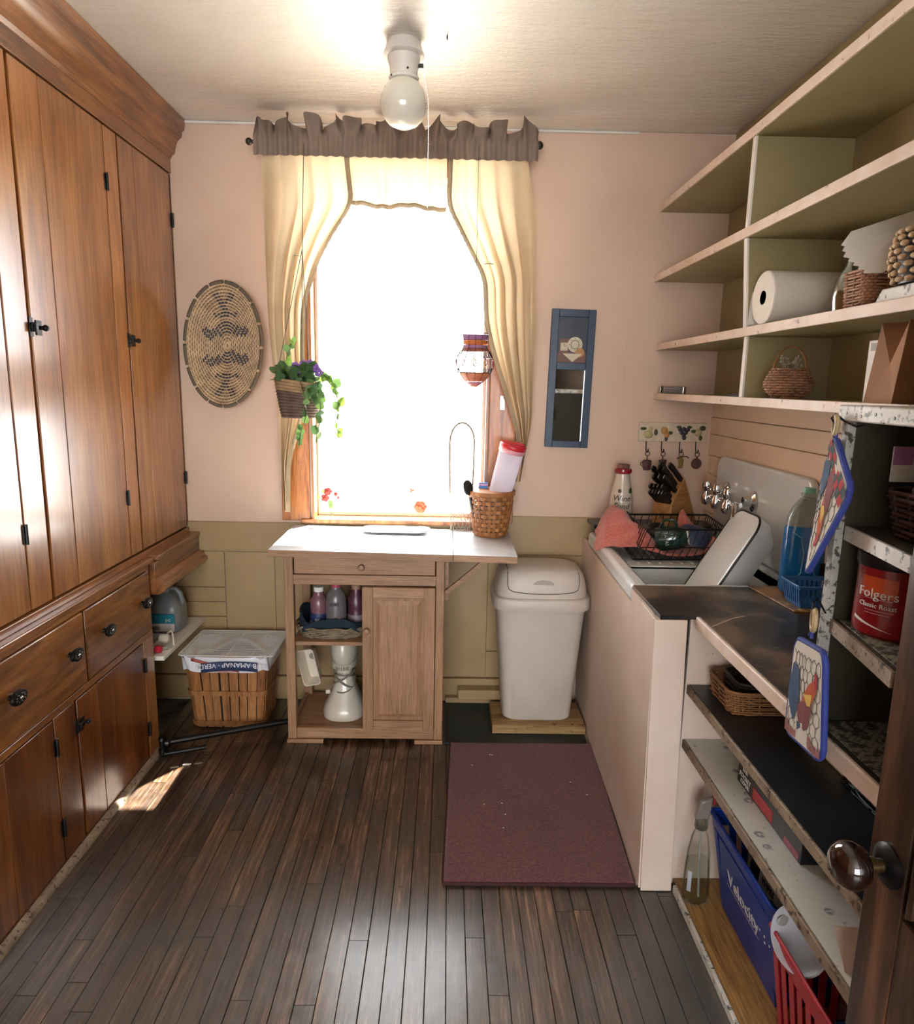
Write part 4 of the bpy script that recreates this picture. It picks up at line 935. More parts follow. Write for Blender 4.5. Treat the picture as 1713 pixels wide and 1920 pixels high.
for a in range(9):
    for b in range(-3, 4):
        if ((a-4)/4.5)**2+(b/3.6)**2 < 1: mb.tube([(b*.0048, -.006, .165+(a-4)*.0062), (b*.0052, -.015, .165+(a-4)*.0066)], .0008, 4)
part('bristle_field', mb, plain('grey_bristle', '#3a3d3e', .6), br, world=False)['kind'] = 'stuff'
bx = thing('blue_carton', 'small blue box behind the brush in the splint basket', 'box', (.162, 3.025, .90))
part('carton', MB().box(-.020, .020, -.012, .012, 0, .172), plain('carton_blue', '#3c72b0', .5), bx, world=False, bev=.001); part('printed_band', MB().box(-.0202, .0202, -.0124, -.0118, .160, .168), plain('carton_pink', '#c79ac0', .5), bx, world=False)
part('lettering', text_mb('— —', .02, lambda x_, y_, h: (x_, -.0122-h, .14+y_)), LW, bx, world=False, smooth=0)
# tall wire basket with arched handle
wk = thing('wire_basket', 'white wire lattice basket with tall arched handle behind the splint basket', 'basket', (.066, 3.072, .8455))
WW = plain('white_wire', '#b4ada0', .5)
part('rim_wire', MB().tube([(.055*math.cos(k*PI/16), .034*math.sin(k*PI/16), .17) for k in range(32)], .0022, 6, True), WW, wk, world=False)
part('base_ring', MB().tube([(.045*math.cos(k*PI/16), .028*math.sin(k*PI/16), .003) for k in range(32)], .0022, 6, True), WW, wk, world=False)
mb = MB()
for k in range(16):
    for d in (-1, 1):
        mb.tube([((.045+.010*j/6)*math.cos(k*PI/8+d*j*PI/16), (.028+.006*j/6)*math.sin(k*PI/8+d*j*PI/16), .003+.167*j/6) for j in range(7)], .0011, 4)
part('lattice', mb, WW, wk, world=False)
part('handle', MB().tube([(-.050, 0, .17), (-.054, 0, .30)]+[(-.054*math.cos(q*PI/10), 0, .40+.085*math.sin(q*PI/10)) for q in range(11)]+[(.054, 0, .30), (.050, 0, .17)], .0042, 8), plain('handle_cane', '#8d8474', .6), wk, world=False)
# ------------------------------------------------------------------ hanging plant basket
hp = thing('hanging_plant', 'coiled rope basket of ivy and purple violets hanging at the left of the window', 'plant', (-.609, 2.862, 1.352))
mb, mb2 = MB(), MB()
for j in range(13):
    z = .004+j*.0115; r_ = .066+.026*(j/12)**.8
    (mb if j > 8 else mb2).tube([(r_*math.cos(q*PI/20), r_*.85*math.sin(q*PI/20), z-.012*math.cos(q*PI/20)*(j/12)) for q in range(40)], .0066, 7, True)
part('upper_coils', mb, plain('jute_tan', '#a98a66', .85, .2), hp, world=False, smooth=2); part('lower_coils', mb2, plain('jute_dark', '#705a4e', .85, .25), hp, world=False, smooth=2)
part('soil', MB().lathe([(.001, .128), (.088, .128), (.088, .134), (.001, .140)], 24, (0, 0, 0), 'z', 1, .85), M['carc'], hp, world=False)
TOP = Vector((.022, .02, .66))
for (x_, y_) in ((-.088, -.01), (.03, -.075), (.03, .075)):
    part('string', MB().tube([(x_, y_, .15), TOP, TOP+Vector((0, .07, .405))], .0016, 5), plain('twine', '#5b4a3a', .8), hp, world=False)
LEAFM = [NT('leaf_%d' % k) for k in range(3)]
for k, (a, b) in enumerate((('#33502c', '#4c7040'), ('#47693a', '#6f9150'), ('#6d8f3c', '#93b254'))):
    L_ = LEAFM[k]; v = L_.coord('Object'); L_.base(L_.ramp(L_.noise(v, 60, 3), [(.3, hx(a)), (.7, hx(b))])); L_.set(rough=.5)
    tl = L_.n('ShaderNodeBsdfTranslucent'); tl.inputs[0].default_value = hx(b); mxs = L_.n('ShaderNodeMixShader'); mxs.inputs[0].default_value = .3
    L_.l(L_.b.outputs[0], mxs.inputs[1]); L_.l(tl.outputs[0], mxs.inputs[2]); L_.l(mxs.outputs[0], L_.out.inputs[0])
def leaf_mesh(n_, m_, k=1.0):
    vs = [(0, 0, 0)]; out = [(.0, .0), (.35, .12), (.5, .38), (.42, .65), (.2, .88), (0, 1.0)]
    pts = [(x_, y_) for x_, y_ in out]; ring = [(x_, y_) for x_, y_ in pts[1:]]+[(-x_, y_) for x_, y_ in reversed(pts[1:-1])]
    v0 = [(0, 0, 0)]+[(x_*k, y_, .10*abs(x_)-.22*y_*y_) for x_, y_ in ring]+[(0, .5, -.07)]
    c_ = len(v0)-1; fs = [(c_, i, i+1) for i in range(0, c_-1)]+[(c_, c_-1, 0)]
    me = bpy.data.meshes.new('leaf'); me.from_pydata(v0, [], fs); me.materials.append(m_.m); me.shade_smooth(); return me
LM = [leaf_mesh('leaf', m_) for m_ in LEAFM]
def leaf(parent, loc, s_, rot, kind):
    o = bpy.data.objects.new('leaf', LM[kind]); COL.objects.link(o); o.parent = parent; o.location = loc; o.scale = (s_, s_, s_); o.rotation_euler = rot; return o
for k in range(84):
    q = R.uniform(0, 2*PI); r_ = R.uniform(.0, .085)
    leaf(hp, (r_*math.cos(q), r_*.85*math.sin(q)-.01, .14+R.uniform(0, .05)), R.uniform(.032, .054), (R.uniform(.2, 1.5), R.uniform(-.6, .6), q+R.uniform(-.6, .6)-PI/2), 0 if k % 3 else 1)
def vine(pts, n_, s_=(.018, .028), kinds=(0, 1)):
    s_ = (s_[0]*1.3, s_[1]*1.35)
    part('stem', MB().tube(pts, .0014, 5), plain('vine_stem', '#5f6a3c', .7), hp, world=False)
    P = [Vector(p) for p in pts]
    for k in range(n_):
        f_ = (k+.5)/n_*(len(P)-1); i_ = int(f_); p = P[i_].lerp(P[min(i_+1, len(P)-1)], f_-i_)
        leaf(hp, p, R.uniform(*s_), (R.uniform(1.2, 2.4), R.uniform(-.7, .7), R.uniform(-1.4, 1.4)+(PI if k % 2 else 0)), R.choice(kinds))
vine([(.07, -.02, .14), (.12, -.03, .15), (.155, -.03, .12), (.165, -.03, .06), (.168, -.03, .02)], 14, (.022, .036), (1, 2))
vine([(.165, -.03, .04), (.160, -.03, -.04), (.168, -.03, -.09)], 5, (.018, .026), (1, 2))
vine([(.06, -.05, .14), (.10, -.06, .08), (.10, -.06, .0), (.085, -.06, -.05), (.075, -.05, -.10)], 14, (.022, .034), (0, 1))
vine([(.02, -.07, .14), (.04, -.085, .09), (.05, -.09, .02), (.02, -.08, -.06), (.01, -.07, -.12)], 12, (.020, .03), (0, 1))
vine([(-.03, 0, .15), (-.045, -.02, .22), (-.03, -.02, .27), (-.01, -.02, .30)], 9, (.018, .026), (0, 1, 2))
vine([(.09, -.04, .12), (.06, -.09, .10), (.085, -.095, .05)], 8, (.022, .034), (0, 1))
for k, (x_, z_) in enumerate(((.0, .205), (.018, .200), (.030, .212), (.012, .190), (.058, .215), (.072, .210), (.082, .195), (.092, .18), (.068, .200))):
    mb = MB()
    for a in range(5): mb.ball((x_+.009*math.cos(a*2*PI/5), -.045+.003*math.sin(k), z_+.009*math.sin(a*2*PI/5)), .0085, 8, 5, 1, .5)
    part('violet', mb, plain('violet_petal', '#8a5cb0', .6), hp, world=False)
# ------------------------------------------------------------------ hanging beaded vase
hv = thing('beaded_hanging_vase', 'beaded wire vase in purple and orange bands hanging at the right of the window', 'vase', (.106, 2.885, 1.488))
vp = [(.0, .008), (.012, .026), (.03, .046), (.05, .062), (.072, .073), (.092, .077), (.115, .073), (.135, .063), (.155, .052), (.172, .049), (.19, .051), (.212, .055)]
def vr(z):
    for (a, ra), (b, rb) in zip(vp[:-1], vp[1:]):
        if z <= b: return ra+(rb-ra)*(z-a)/(b-a)
    return vp[-1][1]
bands = [(.003, .012, '#c87a58'), (.012, .022, '#b87a8c'), (.024, .040, '#b96c4c'), (.043, .056, '#c47a54'), (.145, .155, '#8a4a38'), (.157, .168, '#aa7aa6'), (.172, .186, '#d4793a'), (.190, .208, '#a3739f')]
for a, b, c_ in bands:
    mb = MB(); z = a
    while z < b-.001: mb.tube([(vr(z)*math.cos(q*PI/18), vr(z)*math.sin(q*PI/18), z) for q in range(36)], .0021, 5, True); z += .0037
    part('bead_band', mb, plain('beads_'+c_[1:], c_, .4), hv, world=False, smooth=2)
for q in range(12):
    part('wire_rib', MB().tube([(vr(z)*1.03*math.cos(q*PI/6), vr(z)*1.03*math.sin(q*PI/6), z) for z, r_ in vp], .0011, 4), M['blackm'], hv, world=False)
mb = MB()
for z0, z1 in ((.120, .143), (.058, .076)):
    for k in range(28): mb.tube([(vr(z0)*math.cos(k*PI/14), vr(z0)*math.sin(k*PI/14), z0), (vr(z1)*math.cos((k+.5)*PI/14), vr(z1)*math.sin((k+.5)*PI/14), z1), (vr(z0)*math.cos((k+1)*PI/14), vr(z0)*math.sin((k+1)*PI/14), z0)], .0008, 4)
part('wire_mesh', mb, M['blackm'], hv, world=False)['kind'] = 'stuff'
for k in range(10):
    q = k*PI/5+.2; c_, s_ = math.cos(q), math.sin(q); r_ = .078
    part('crescent', MB().tube([(r_*math.cos(q+.16*math.sin(a)), r_*math.sin(q+.16*math.sin(a)), .098+.013*math.cos(a)) for a in [i*.42-.1 for i in range(9)]], .002, 5), plain('crescent_%d' % k, ('#b04a6a', '#d0b040', '#8a3f7a')[k % 3], .4), hv, world=False)
for z_ in (.057, .118, .212): part('hoop', MB().tube([(vr(z_)*math.cos(q*PI/16), vr(z_)*math.sin(q*PI/16), z_) for q in range(32)], .0014, 5, True), M['blackm'], hv, world=False)
part('hanging_wire', MB().tube([(-.05, 0, .21), (0, .02, .40), (.0, .085, .948)], .0008, 4), M['blackm'], hv, world=False)
part('hanging_wire', MB().tube([(.05, 0, .21), (0, .02, .40)], .0008, 4), M['blackm'], hv, world=False)
# ------------------------------------------------------------------ small flowers in front of the pane
def petals(p_, c_, r_, m_, n_=5):
    mb = MB()
    for a in range(n_): mb.ball((c_[0]+r_*.8*math.cos(a*2*PI/n_), c_[1]-.003*(a % 2), c_[2]+r_*.8*math.sin(a*2*PI/n_)), r_*.75, 8, 5, 1, .4)
    mb.ball((c_[0], c_[1]-.006, c_[2]), r_*.5, 8, 5, 1, .6); part('bloom', mb, m_, p_)
ROSE = plain('rose_red', '#a8413a', .6)
rs = thing('rose_sprig', 'sprig of small red roses standing in the lower left of the window', 'flower', (-.53, 3.10, .882))
for (x_, z_, r_) in ((-.535, 1.010, .013), (-.548, .980, .013), (-.500, .998, .007), (-.489, .982, .005)): petals(rs, (x_, 3.09, z_), r_, ROSE)
part('stem', MB().tube([(-.52, 3.10, .883), (-.525, 3.095, .95), (-.54, 3.093, .985), (-.535, 3.093, 1.005)], .0016, 5), plain('rose_stem', '#5a5a34', .7), rs)
part('stem', MB().tube([(-.525, 3.095, .95), (-.51, 3.093, .98), (-.490, 3.092, .982)], .0012, 5), plain('rose_stem', '#5a5a34', .7), rs)
for (x_, z_, s_) in ((-.560, 1.0, .026), (-.53, .945, .028), (-.52, .93, .024), (-.575, .975, .02)): leaf(rs, (x_-(-.53), -.012, z_-.882), s_, (1.5, R.uniform(-1, 1), 0), 1)
pf_ = thing('poppy_bloom', 'single orange poppy on a stem in front of the window', 'flower', (-.13, 3.105, .882))
petals(pf_, (-.118, 3.095, .945), .020, plain('poppy_orange', '#c4603c', .6), 6); part('stem', MB().tube([(-.125, 3.10, .883), (-.118, 3.098, .94)], .0014, 5), plain('poppy_stem', '#7a8050', .7), pf_)
pf2 = thing('flower_bud', 'tiny orange bud on a thin stem above the poppy', 'flower', (-.165, 3.105, .882))
petals(pf2, (-.158, 3.095, 1.020), .008, plain('bud_orange', '#b8704f', .6), 3); part('stem', MB().tube([(-.165, 3.10, .883), (-.158, 3.098, 1.015)], .0011, 5), plain('bud_stem', '#a0a890', .7), pf2)
# ------------------------------------------------------------------ upper open shelves, right wall
us = thing('wall_shelves', 'olive and pink painted open shelves with a divider along the right wall', 'shelf', (1.05, 1.9, 1.45))
SHELF = ((.893, 2.235, 2.262), (.893, 1.950, 1.977), (.921, 1.662, 1.688), (.926, 1.450, 1.475))
for x0, z0, z1 in SHELF:
    part('shelf_board', MB().box(x0, 1.188, .25, 3.118, z0, z1), M['olive'], us, bev=.001, smooth=0)
    part('shelf_edge', MB().box(x0-.008, x0, .25, 3.118, z0-.001, z1+.001), M['shelfedge'], us, bev=.002, smooth=0)
part('back_panel', MB().box(1.188, 1.199, .25, 3.118, 1.451, 2.545), M['olive'], us, smooth=0)
def divider(x0, x1, z0, z1):
    part('divider', MB().hexa([(x1+.006, 2.186, z0), (1.188, 2.186, z0), (1.188, 2.204, z0), (x1+.006, 2.204, z0), (x0+.006, 2.186, z1), (1.188, 2.186, z1), (1.188, 2.204, z1), (x0+.006, 2.204, z1)]), M['olive'], us, smooth=0)
    part('divider_edge', MB().hexa([(x1, 2.184, z0), (x1+.006, 2.184, z0), (x1+.006, 2.206, z0), (x1, 2.206, z0), (x0, 2.184, z1), (x0+.006, 2.184, z1), (x0+.006, 2.206, z1), (x0, 2.206, z1)]), M['white'], us, smooth=0)
divider(.893, .893, 1.978, 2.234); divider(.893, .914, 1.689, 1.949); divider(.921, .921, 1.476, 1.661)
# paper towel roll
pt_ = thing('paper_towel_roll', 'white paper towel roll lying on the shelf beside the divider', 'paper towels', (1.05, 2.095, 1.690))
t = NT('towel_paper'); v = t.coord('Object'); t.base(hx('#d9d4ca')); t.set(rough=.9); t.bump(t.noise(v, 120, 2), .5, .003); PT = t.m
part('roll', MB().lathe([(.020, -.131), (.072, -.131), (.0755, -.128), (.0755, .128), (.072, .131), (.020, .131), (.020, -.131)], 48, (0, 0, .0755), 'x'), PT, pt_, world=False)
part('core', MB().lathe([(.0195, -.128), (.0205, -.128), (.0205, .128), (.0195, .128), (.0195, -.128)], 24, (0, 0, .0755), 'x'), plain('cardboard_core', '#6b5440', .8), pt_, world=False)
part('loose_sheet', MB().grid(lambda u, v_: (-.133+.25*u, .072+.012*math.sin(v_*2)-.0*v_, .10-.098*v_), 6, 10), PT, pt_, world=False, smooth=2, solid=.001)
part('outer_layer', MB().grid(lambda u, v_: (-.134-.006*math.sin(v_*3.1), .0765*math.sin(-.6+2.2*v_), .0755+.0765*math.cos(-.6+2.2*v_)), 1, 2), PT, pt_, world=False) if False else None
# small basket with dried flowers
mk = thing('mini_basket', 'small round wicker basket with hoop handle and dried flowers on the lowest wall shelf', 'basket', (.990, 2.03, 1.4755))
wv_, sk_ = MB(), MB()
pf = [(.004+.0072*j, .040+.026*math.sin(min(1, j/5)*PI/2)-(.018*max(0, (j-6)/5)), .034+.022*math.sin(min(1, j/5)*PI/2)-.014*max(0, (j-6)/5)) for j in range(12)]
woven(wv_, pf, (0, 0, 0), 22, .0034, .0028, 2, 4, sk_)
part('weaving', wv_, M['wickerp'], mk, world=False, smooth=2); part('stakes', sk_, M['wicker'], mk, world=False, smooth=2)
part('base', MB().lathe([(.001, 0), (.038, 0), (.040, .006), (.001, .007)], 24), M['wicker'], mk, world=False)
part('handle', MB().tube([(.048*math.cos(q*PI/14), 0, .080+.068*math.sin(q*PI/14)) for q in range(15)], .0032, 7), M['wicker'], mk, world=False)
mb = MB()
for k in range(16):
    x_, y_ = R.uniform(-.035, .04), R.uniform(-.02, .02); z_ = R.uniform(.09, .118); mb.tube([(x_*.5, y_, .07), (x_, y_, z_)], .0009, 4)
    for a in range(4): mb.ball((x_+R.uniform(-.006, .006), y_, z_+R.uniform(-.004, .006)), .0028, 5, 4)
part('dried_flowers', mb, plain('dried_flower', '#9a927c', .8), mk, world=False)['kind'] = 'stuff'
tag(part('black_wedge', MB().hexa([(.94, 2.22, 1.476), (1.02, 2.22, 1.476), (1.02, 2.40, 1.476), (.94, 2.40, 1.476), (.94, 2.22, 1.486), (1.02, 2.22, 1.486), (1.02, 2.36, 1.480), (.94, 2.36, 1.480)]), M['black']), 'flat black object lying left of the divider on the lowest wall shelf', 'tool')
# fridge thermometer
fm_ = thing('thermometer', 'small silver bar thermometer at the far end of the lowest wall shelf', 'thermometer', (.975, 3.03, 1.4755))
part('body', MB().box(-.055, .055, -.004, .004, .001, .030), M['silver'], fm_, world=False, bev=.001)
for x_ in (-.056, .044): part('clip', MB().box(x_, x_+.012, -.007, .005, 0, .031), M['chrome'], fm_, world=False, bev=.001)
part('scale_plate', MB().box(-.040, .040, -.0052, -.004, .004, .028), plain('scale_grey', '#9d928c', .5), fm_, world=False)
mb = MB()
for k in range(13): mb.box(-.038+k*.006, -.0372+k*.006+.001, -.0058, -.0052, .022, .026); mb.box(-.038+k*.006, -.0372+k*.006+.001, -.0058, -.0052, .006, .010)
part('scale_marks', mb, M['black'], fm_, world=False); part('tube', MB().tube([(-.038, -.006, .016), (.038, -.006, .016)], .0012, 5), plain('thermo_red', '#6b3a3a', .3), fm_, world=False)
# brown bag, boxes
bg_ = thing('paper_bag', 'brown paper bag standing open on the lowest wall shelf', 'bag', (.95, 1.535, 1.4755))
BAG = paint('kraft_paper', '#7d5434', '#93663f', 10, rough=.75, bump=.3, bs=25, bd=.003)
x1_, h_ = .22, .176
bot = [(0, -.050), (x1_, -.050), (x1_, .052), (0, .052)]; top = [(.004, -.052), (x1_, -.052), (x1_, .050), (.004, .050)]
mb = MB(); mb.add([(0, -.050, 0), (x1_, -.05, 0), (x1_, .052, 0), (0, .052, 0), (.020, -.046, h_), (x1_, -.05, h_), (x1_, .05, h_), (.020, .050, h_), (.002, .0, 0), (.018, .0, .085), (.050, .002, h_)],
   [(0, 1, 5, 4), (1, 2, 6, 5), (2, 3, 7, 6), (0, 8, 9), (0, 9, 4), (4, 9, 10), (8, 3, 9), (3, 7, 9), (9, 7, 10), (0, 3, 2, 1)])
part('bag', mb, BAG, bg_, world=False, smooth=0, solid=.0012, recalc=False)
wb_ = thing('white_carton', 'white carton partly hidden behind the brown paper bag', 'box', (1.04, 1.625, 1.4755))
part('carton', MB().box(-.052, .08, -.03, .03, 0, .142), M['paper'], wb_, world=False, bev=.001); part('printed_label', MB().box(-.0527, -.0518, -.02, .02, .118, .136), plain('grey_print', '#9c9c98', .6), wb_, world=False)
# napkin basket
nb_ = thing('napkin_basket', 'square brown wicker basket stuffed with white paper napkins', 'basket', (.985, 1.655, 1.6885))
wv_, sk_ = MB(), MB(); woven(wv_, [(.004+.0066*j, .046+.0004*j, .046+.0004*j) for j in range(13)], (0, 0, 0), 28, .0030, .0026, 6, 4, sk_)
part('weaving', wv_, M['wickerp'], nb_, world=False, smooth=2); part('stakes', sk_, M['wicker'], nb_, world=False, smooth=2); part('base', MB().box(-.042, .042, -.042, .042, .001, .006), M['wicker'], nb_, world=False)
for k in range(7):
    nk = MB(); a = math.radians(-31+k*1.6); L_ = .160-.004*abs(k-4); nk.X = Matrix.Translation((1.045, 1.596+.0085*k, 1.850+.0045*k)) @ Matrix.Rotation(math.radians(-36+3.0*k), 4, 'Y') @ Matrix.Rotation(math.radians(72), 4, 'X')
    nk.add([(-L_+.02, -.024, 0), (-L_-.012, 0, .001), (-L_+.02, .024, 0), (.03, .026, 0), (.03, -.026, 0), (-L_+.02, -.024, .0032), (-L_-.012, 0, .0022), (-L_+.02, .024, .0032), (.03, .026, .005), (.03, -.026, .005)], [(0, 1, 2, 3, 4), (9, 8, 7, 6, 5), (0, 5, 6, 1), (1, 6, 7, 2), (2, 7, 8, 3), (3, 8, 9, 4), (4, 9, 5, 0)])
    tag(part('paper_napkin', nk, M['paper'], bev=.0008), 'white folded paper napkin, '+('lowest and frontmost','second from the front','third from the front','middle','third from the back','second from the back','rearmost and topmost')[k]+' of the fan in the wicker basket', 'napkin', 'napkins in the wicker basket')
cf_ = thing('glass_carafe', 'clear glass carafe with flared lip behind the napkin basket', 'carafe', (.990, 1.765, 1.6885))
GL = clear('carafe_glass', '#dfe4dc', .03, .75)
part('glass', MB().lathe([(.030, .001), (.040, .004), (.043, .04), (.034, .085), (.016, .115), (.0125, .13), (.0135, .155), (.018, .168), (.0165, .168), (.012, .152), (.011, .13), (.0145, .116), (.032, .086), (.041, .04), (.037, .008), (.001, .006)], 32), GL, cf_, world=False)
wx = thing('white_box', 'tall white box at the back of the shelf above the brown bag', 'box', (1.11, 1.725, 1.6885))
part('carton', MB().box(-.07, .07, -.035, .035, 0, .205), M['paper'], wx, world=False, bev=.012)
tag(part('worn_board', MB().hexa([(.905, 1.02, 1.6885), (1.17, 1.02, 1.6885), (1.17, 1.56, 1.6885), (.93, 1.56, 1.6885), (.905, 1.02, 1.716), (1.17, 1.02, 1.716), (1.17, 1.53, 1.716), (.925, 1.53, 1.716)]), M['dirtywhite'], bev=.003), 'chipped white-painted board lying on the upper shelf', 'board')
bk2 = thing('seed_pod_basket', 'round basket of pale plump woven pods on the chipped white board', 'basket', (.985, 1.455, 1.7175))
for j in range(8):
    for k in range(18):
        q = 2*PI*(k+.5*(j % 2))/18; r_ = .070+.012*math.sin(PI*(j+.5)/8); c_ = (r_*math.cos(q), r_*math.sin(q), .009+j*.0135)
        m_ = MB(); m_.X = Matrix.Translation(c_) @ Matrix.Rotation(q, 4, 'Z'); m_.ball((0, 0, 0), .0072, 8, 6, .8, 1.55, .85)
        if j == 0 and k == 0: pod = None
        if not bk2.get('_p'): pod = part('pod', m_, M['wickerl'], bk2, world=False, smooth=2); bk2['_p'] = 1; pod0 = (pod.data, c_, q)
        else:
            o = bpy.data.objects.new('pod', pod0[0]); COL.objects.link(o); o.parent = bk2
            M0 = Matrix.Translation(pod0[1]) @ Matrix.Rotation(pod0[2], 4, 'Z'); M1 = Matrix.Translation(c_) @ Matrix.Rotation(q, 4, 'Z')
            o.matrix_local = M1 @ M0.inverted()
del bk2['_p']
part('inner_wall', MB().lathe([(.001, .002), (.062, .002), (.070, .03), (.072, .08), (.062, .108), (.058, .108), (.066, .08), (.064, .03), (.056, .006), (.001, .006)], 28), M['wickerd'], bk2, world=False)
# ------------------------------------------------------------------ sink enclosure
se = thing('sink_enclosure', 'pale pink boarded enclosure with corner post below the sink', 'cabinet', (.65, 2.5, 0))
part('side_panel', MB().hexa([(.604, 1.876, .004), (.622, 1.876, .004), (.656, 3.105, .004), (.638, 3.105, .004), (.598, 1.876, .810), (.616, 1.876, .810), (.650, 3.105, .810), (.632, 3.105, .810)]), M['sinkside'], se, bev=.001, smooth=0)
part('side_board', MB().hexa([(.602, 1.845, .004), (.614, 1.845, .004), (.618, 2.005, .004), (.606, 2.005, .004), (.590, 1.845, .861), (.602, 1.845, .861), (.612, 2.005, .861), (.596, 2.005, .861)]), M['sinkside'], se, bev=.002, smooth=0)
part('side_board', MB().hexa([(.600, 2.006, .811), (.616, 2.006, .811), (.620, 2.132, .811), (.604, 2.132, .811), (.598, 2.006, .861), (.614, 2.006, .861), (.618, 2.132, .861), (.602, 2.132, .861)]), M['sinkside'], se, smooth=0)
part('post', MB().hexa([(.606, 1.834, .002), (.700, 1.834, .002), (.700, 1.875, .002), (.615, 1.875, .002), (.588, 1.834, .861), (.682, 1.834, .861), (.684, 1.875, .861), (.604, 1.875, .861)]), M['sinkside'], se, bev=.003, smooth=0)
part('end_panel', MB().box(.703, 1.184, 1.868, 1.88, .004, .861), M['sinkside'], se, bev=.001, smooth=0)
part('quarter_round', MB().tube([(.598, 1.86, .006), (.633, 3.09, .006)], .007, 6), M['olded'], se)
part('back_board', MB().box(.650, 1.184, 2.955, 3.105, .885, .903), M['liner'], se, bev=.002)
# sink ---------------------------------------------------
sk = thing('sink', 'old white enamel sink with drainboard and high splashback', 'sink', (.91, 2.54, .70))
mb = MB(); x0, x1, y0, y1 = .622, 1.190, 2.135, 2.950
part('front_rim', MB().hexa([(.603, y0, .812), (.660, y0, .812), (.676, y1, .812), (.625, y1, .812), (.603, y0, .874), (.660, y0, .874), (.676, y1, .874), (.625, y1, .874)]), M['enamel'], sk, bev=.016, seg=4)
part('rim', MB().box(.650, 1.172, y0, 2.165, .812, .871), M['enamel'], sk, bev=.010, seg=3); part('rim', MB().box(.650, 1.172, 2.925, y1, .812, .871), M['enamel'], sk, bev=.010, seg=3); part('rim', MB().box(1.140, 1.186, y0, y1, .812, .871), M['enamel'], sk, bev=.010, seg=3)
part('basin_floor', MB().box(.655, 1.15, 2.15, 2.53, .682, .694), M['enamel'], sk)
for a in ((.655, .667, 2.15, 2.53, .69, .86), (1.140, 1.152, 2.15, 2.53, .69, .86), (.655, 1.15, 2.15, 2.162, .69, .86), (.655, 1.15, 2.52, 2.532, .69, .835)): part('basin_wall', MB().box(*a), M['enamel'], sk, bev=.004)
part('drainboard', MB().box(.66, 1.15, 2.52, 2.93, .822, .836), M['enamel'], sk, bev=.003)
for k in range(11): part('drain_ridge', MB().tube([(.70+k*.042, 2.56, .8365), (.70+k*.042, 2.90, .8365)], .004, 6), M['enamel'], sk)
mb = MB(); mb.prism([(a, b) for a, b in rrect(2.14, 2.935, .872, 1.222, .055, 8)], 1.160, 1.1855, 'yz'); part('splashback', mb, M['enamel'], sk, bev=.010, seg=4)
fc = thing('faucet', 'chrome wall-mounted faucet with two handles on the splashback', 'faucet', (1.12, 2.68, 1.06))
for y_ in (2.80, 2.545): part('wall_flange', MB().lathe([(.030, 0), (.029, -.008), (.016, -.016), (.013, -.045)], 24, (1.1585, y_, 1.085), 'x', 1, 1.35), M['chrome'], fc)
part('bridge_pipe', MB().tube([(1.112, 2.86, 1.055), (1.108, 2.54, 1.070)], .010, 12), M['chrome'], fc)
for y_ in (2.875, 2.765, 2.655):
    part('valve_body', MB().lathe([(.004, -.040), (.015, -.036), (.021, -.018), (.019, .0), (.012, .014), (.012, .022), (.017, .030), (.019, .045), (.015, .060), (.004, .066)], 24, (1.100, y_, 1.055)), M['chrome'], fc)
for y_ in (2.82, 2.71): part('cross_handle', MB().tube([(1.09, y_-.02, 1.095), (1.09, y_+.02, 1.090)], .005, 8), M['chrome'], fc)
part('spout', MB().tube([(1.10, 2.60, 1.066), (1.075, 2.52, 1.070), (1.045, 2.45, 1.062), (1.03, 2.42, 1.040)], [.011, .010, .009, .010], 12), M['chrome'], fc)
# dishpan leaning in the sink
dp = thing('dishpan', 'white enamel dishpan with black rim leaning on end in the sink', 'dishpan', (.90, 2.32, .697))
def pan_pt(u, yv, n_): return Vector((.876+.53*u-.848*n_*0+.80*n_, yv, .745+u*.86-.50*n_*1.0))
UX = Vector((.50, 0, .866)); NX = Vector((.80, 0, -.42)); O = Vector((.852, 0, .728))
def pp_(u, y_, n_): p = O+UX*u+NX*n_; return (p.x, y_, p.z)
cr = rrect(0, .405, 2.225, 2.445, .06, 7); cr2 = rrect(.03, .375, 2.255, 2.415, .06, 7); nn = len(cr)
mb = MB(); mb.add([pp_(a, b, 0) for a, b in cr]+[pp_(a, b, .045) for a, b in cr]+[pp_(a, b, .105) for a, b in cr2]+[pp_(a*.97+.005, b, -.004) for a, b in rrect(.012, .39, 2.237, 2.433, .05, 7)],
   [(i, (i+1) % nn, nn+(i+1) % nn, nn+i) for i in range(nn)]+[(nn+i, nn+(i+1) % nn, 2*nn+(i+1) % nn, 2*nn+i) for i in range(nn)]+[tuple(range(2*nn, 3*nn))]+[(3*nn+i, 3*nn+(i+1) % nn, (i+1) % nn, i) for i in range(nn)]+[tuple(range(3*nn, 4*nn))])
part('pan', mb, M['enamel'], dp)
part('rim', MB().tube([pp_(a, b, .001) for a, b in cr], .0042, 7, True), M['black'], dp, label='thin black rolled rim')
if 0: tag(part('washing_bowl', MB().lathe([(.045, 0), (.050, .004), (.085, .065), (.115, .118), (.119, .120), (.112, .122), (.080, .066), (.046, .008), (.001, .006)], 36, (1.015, 2.30, .6955), 'z', .9, .9), M['enamel']), 'white round bowl behind the leaning dishpan', 'bowl')
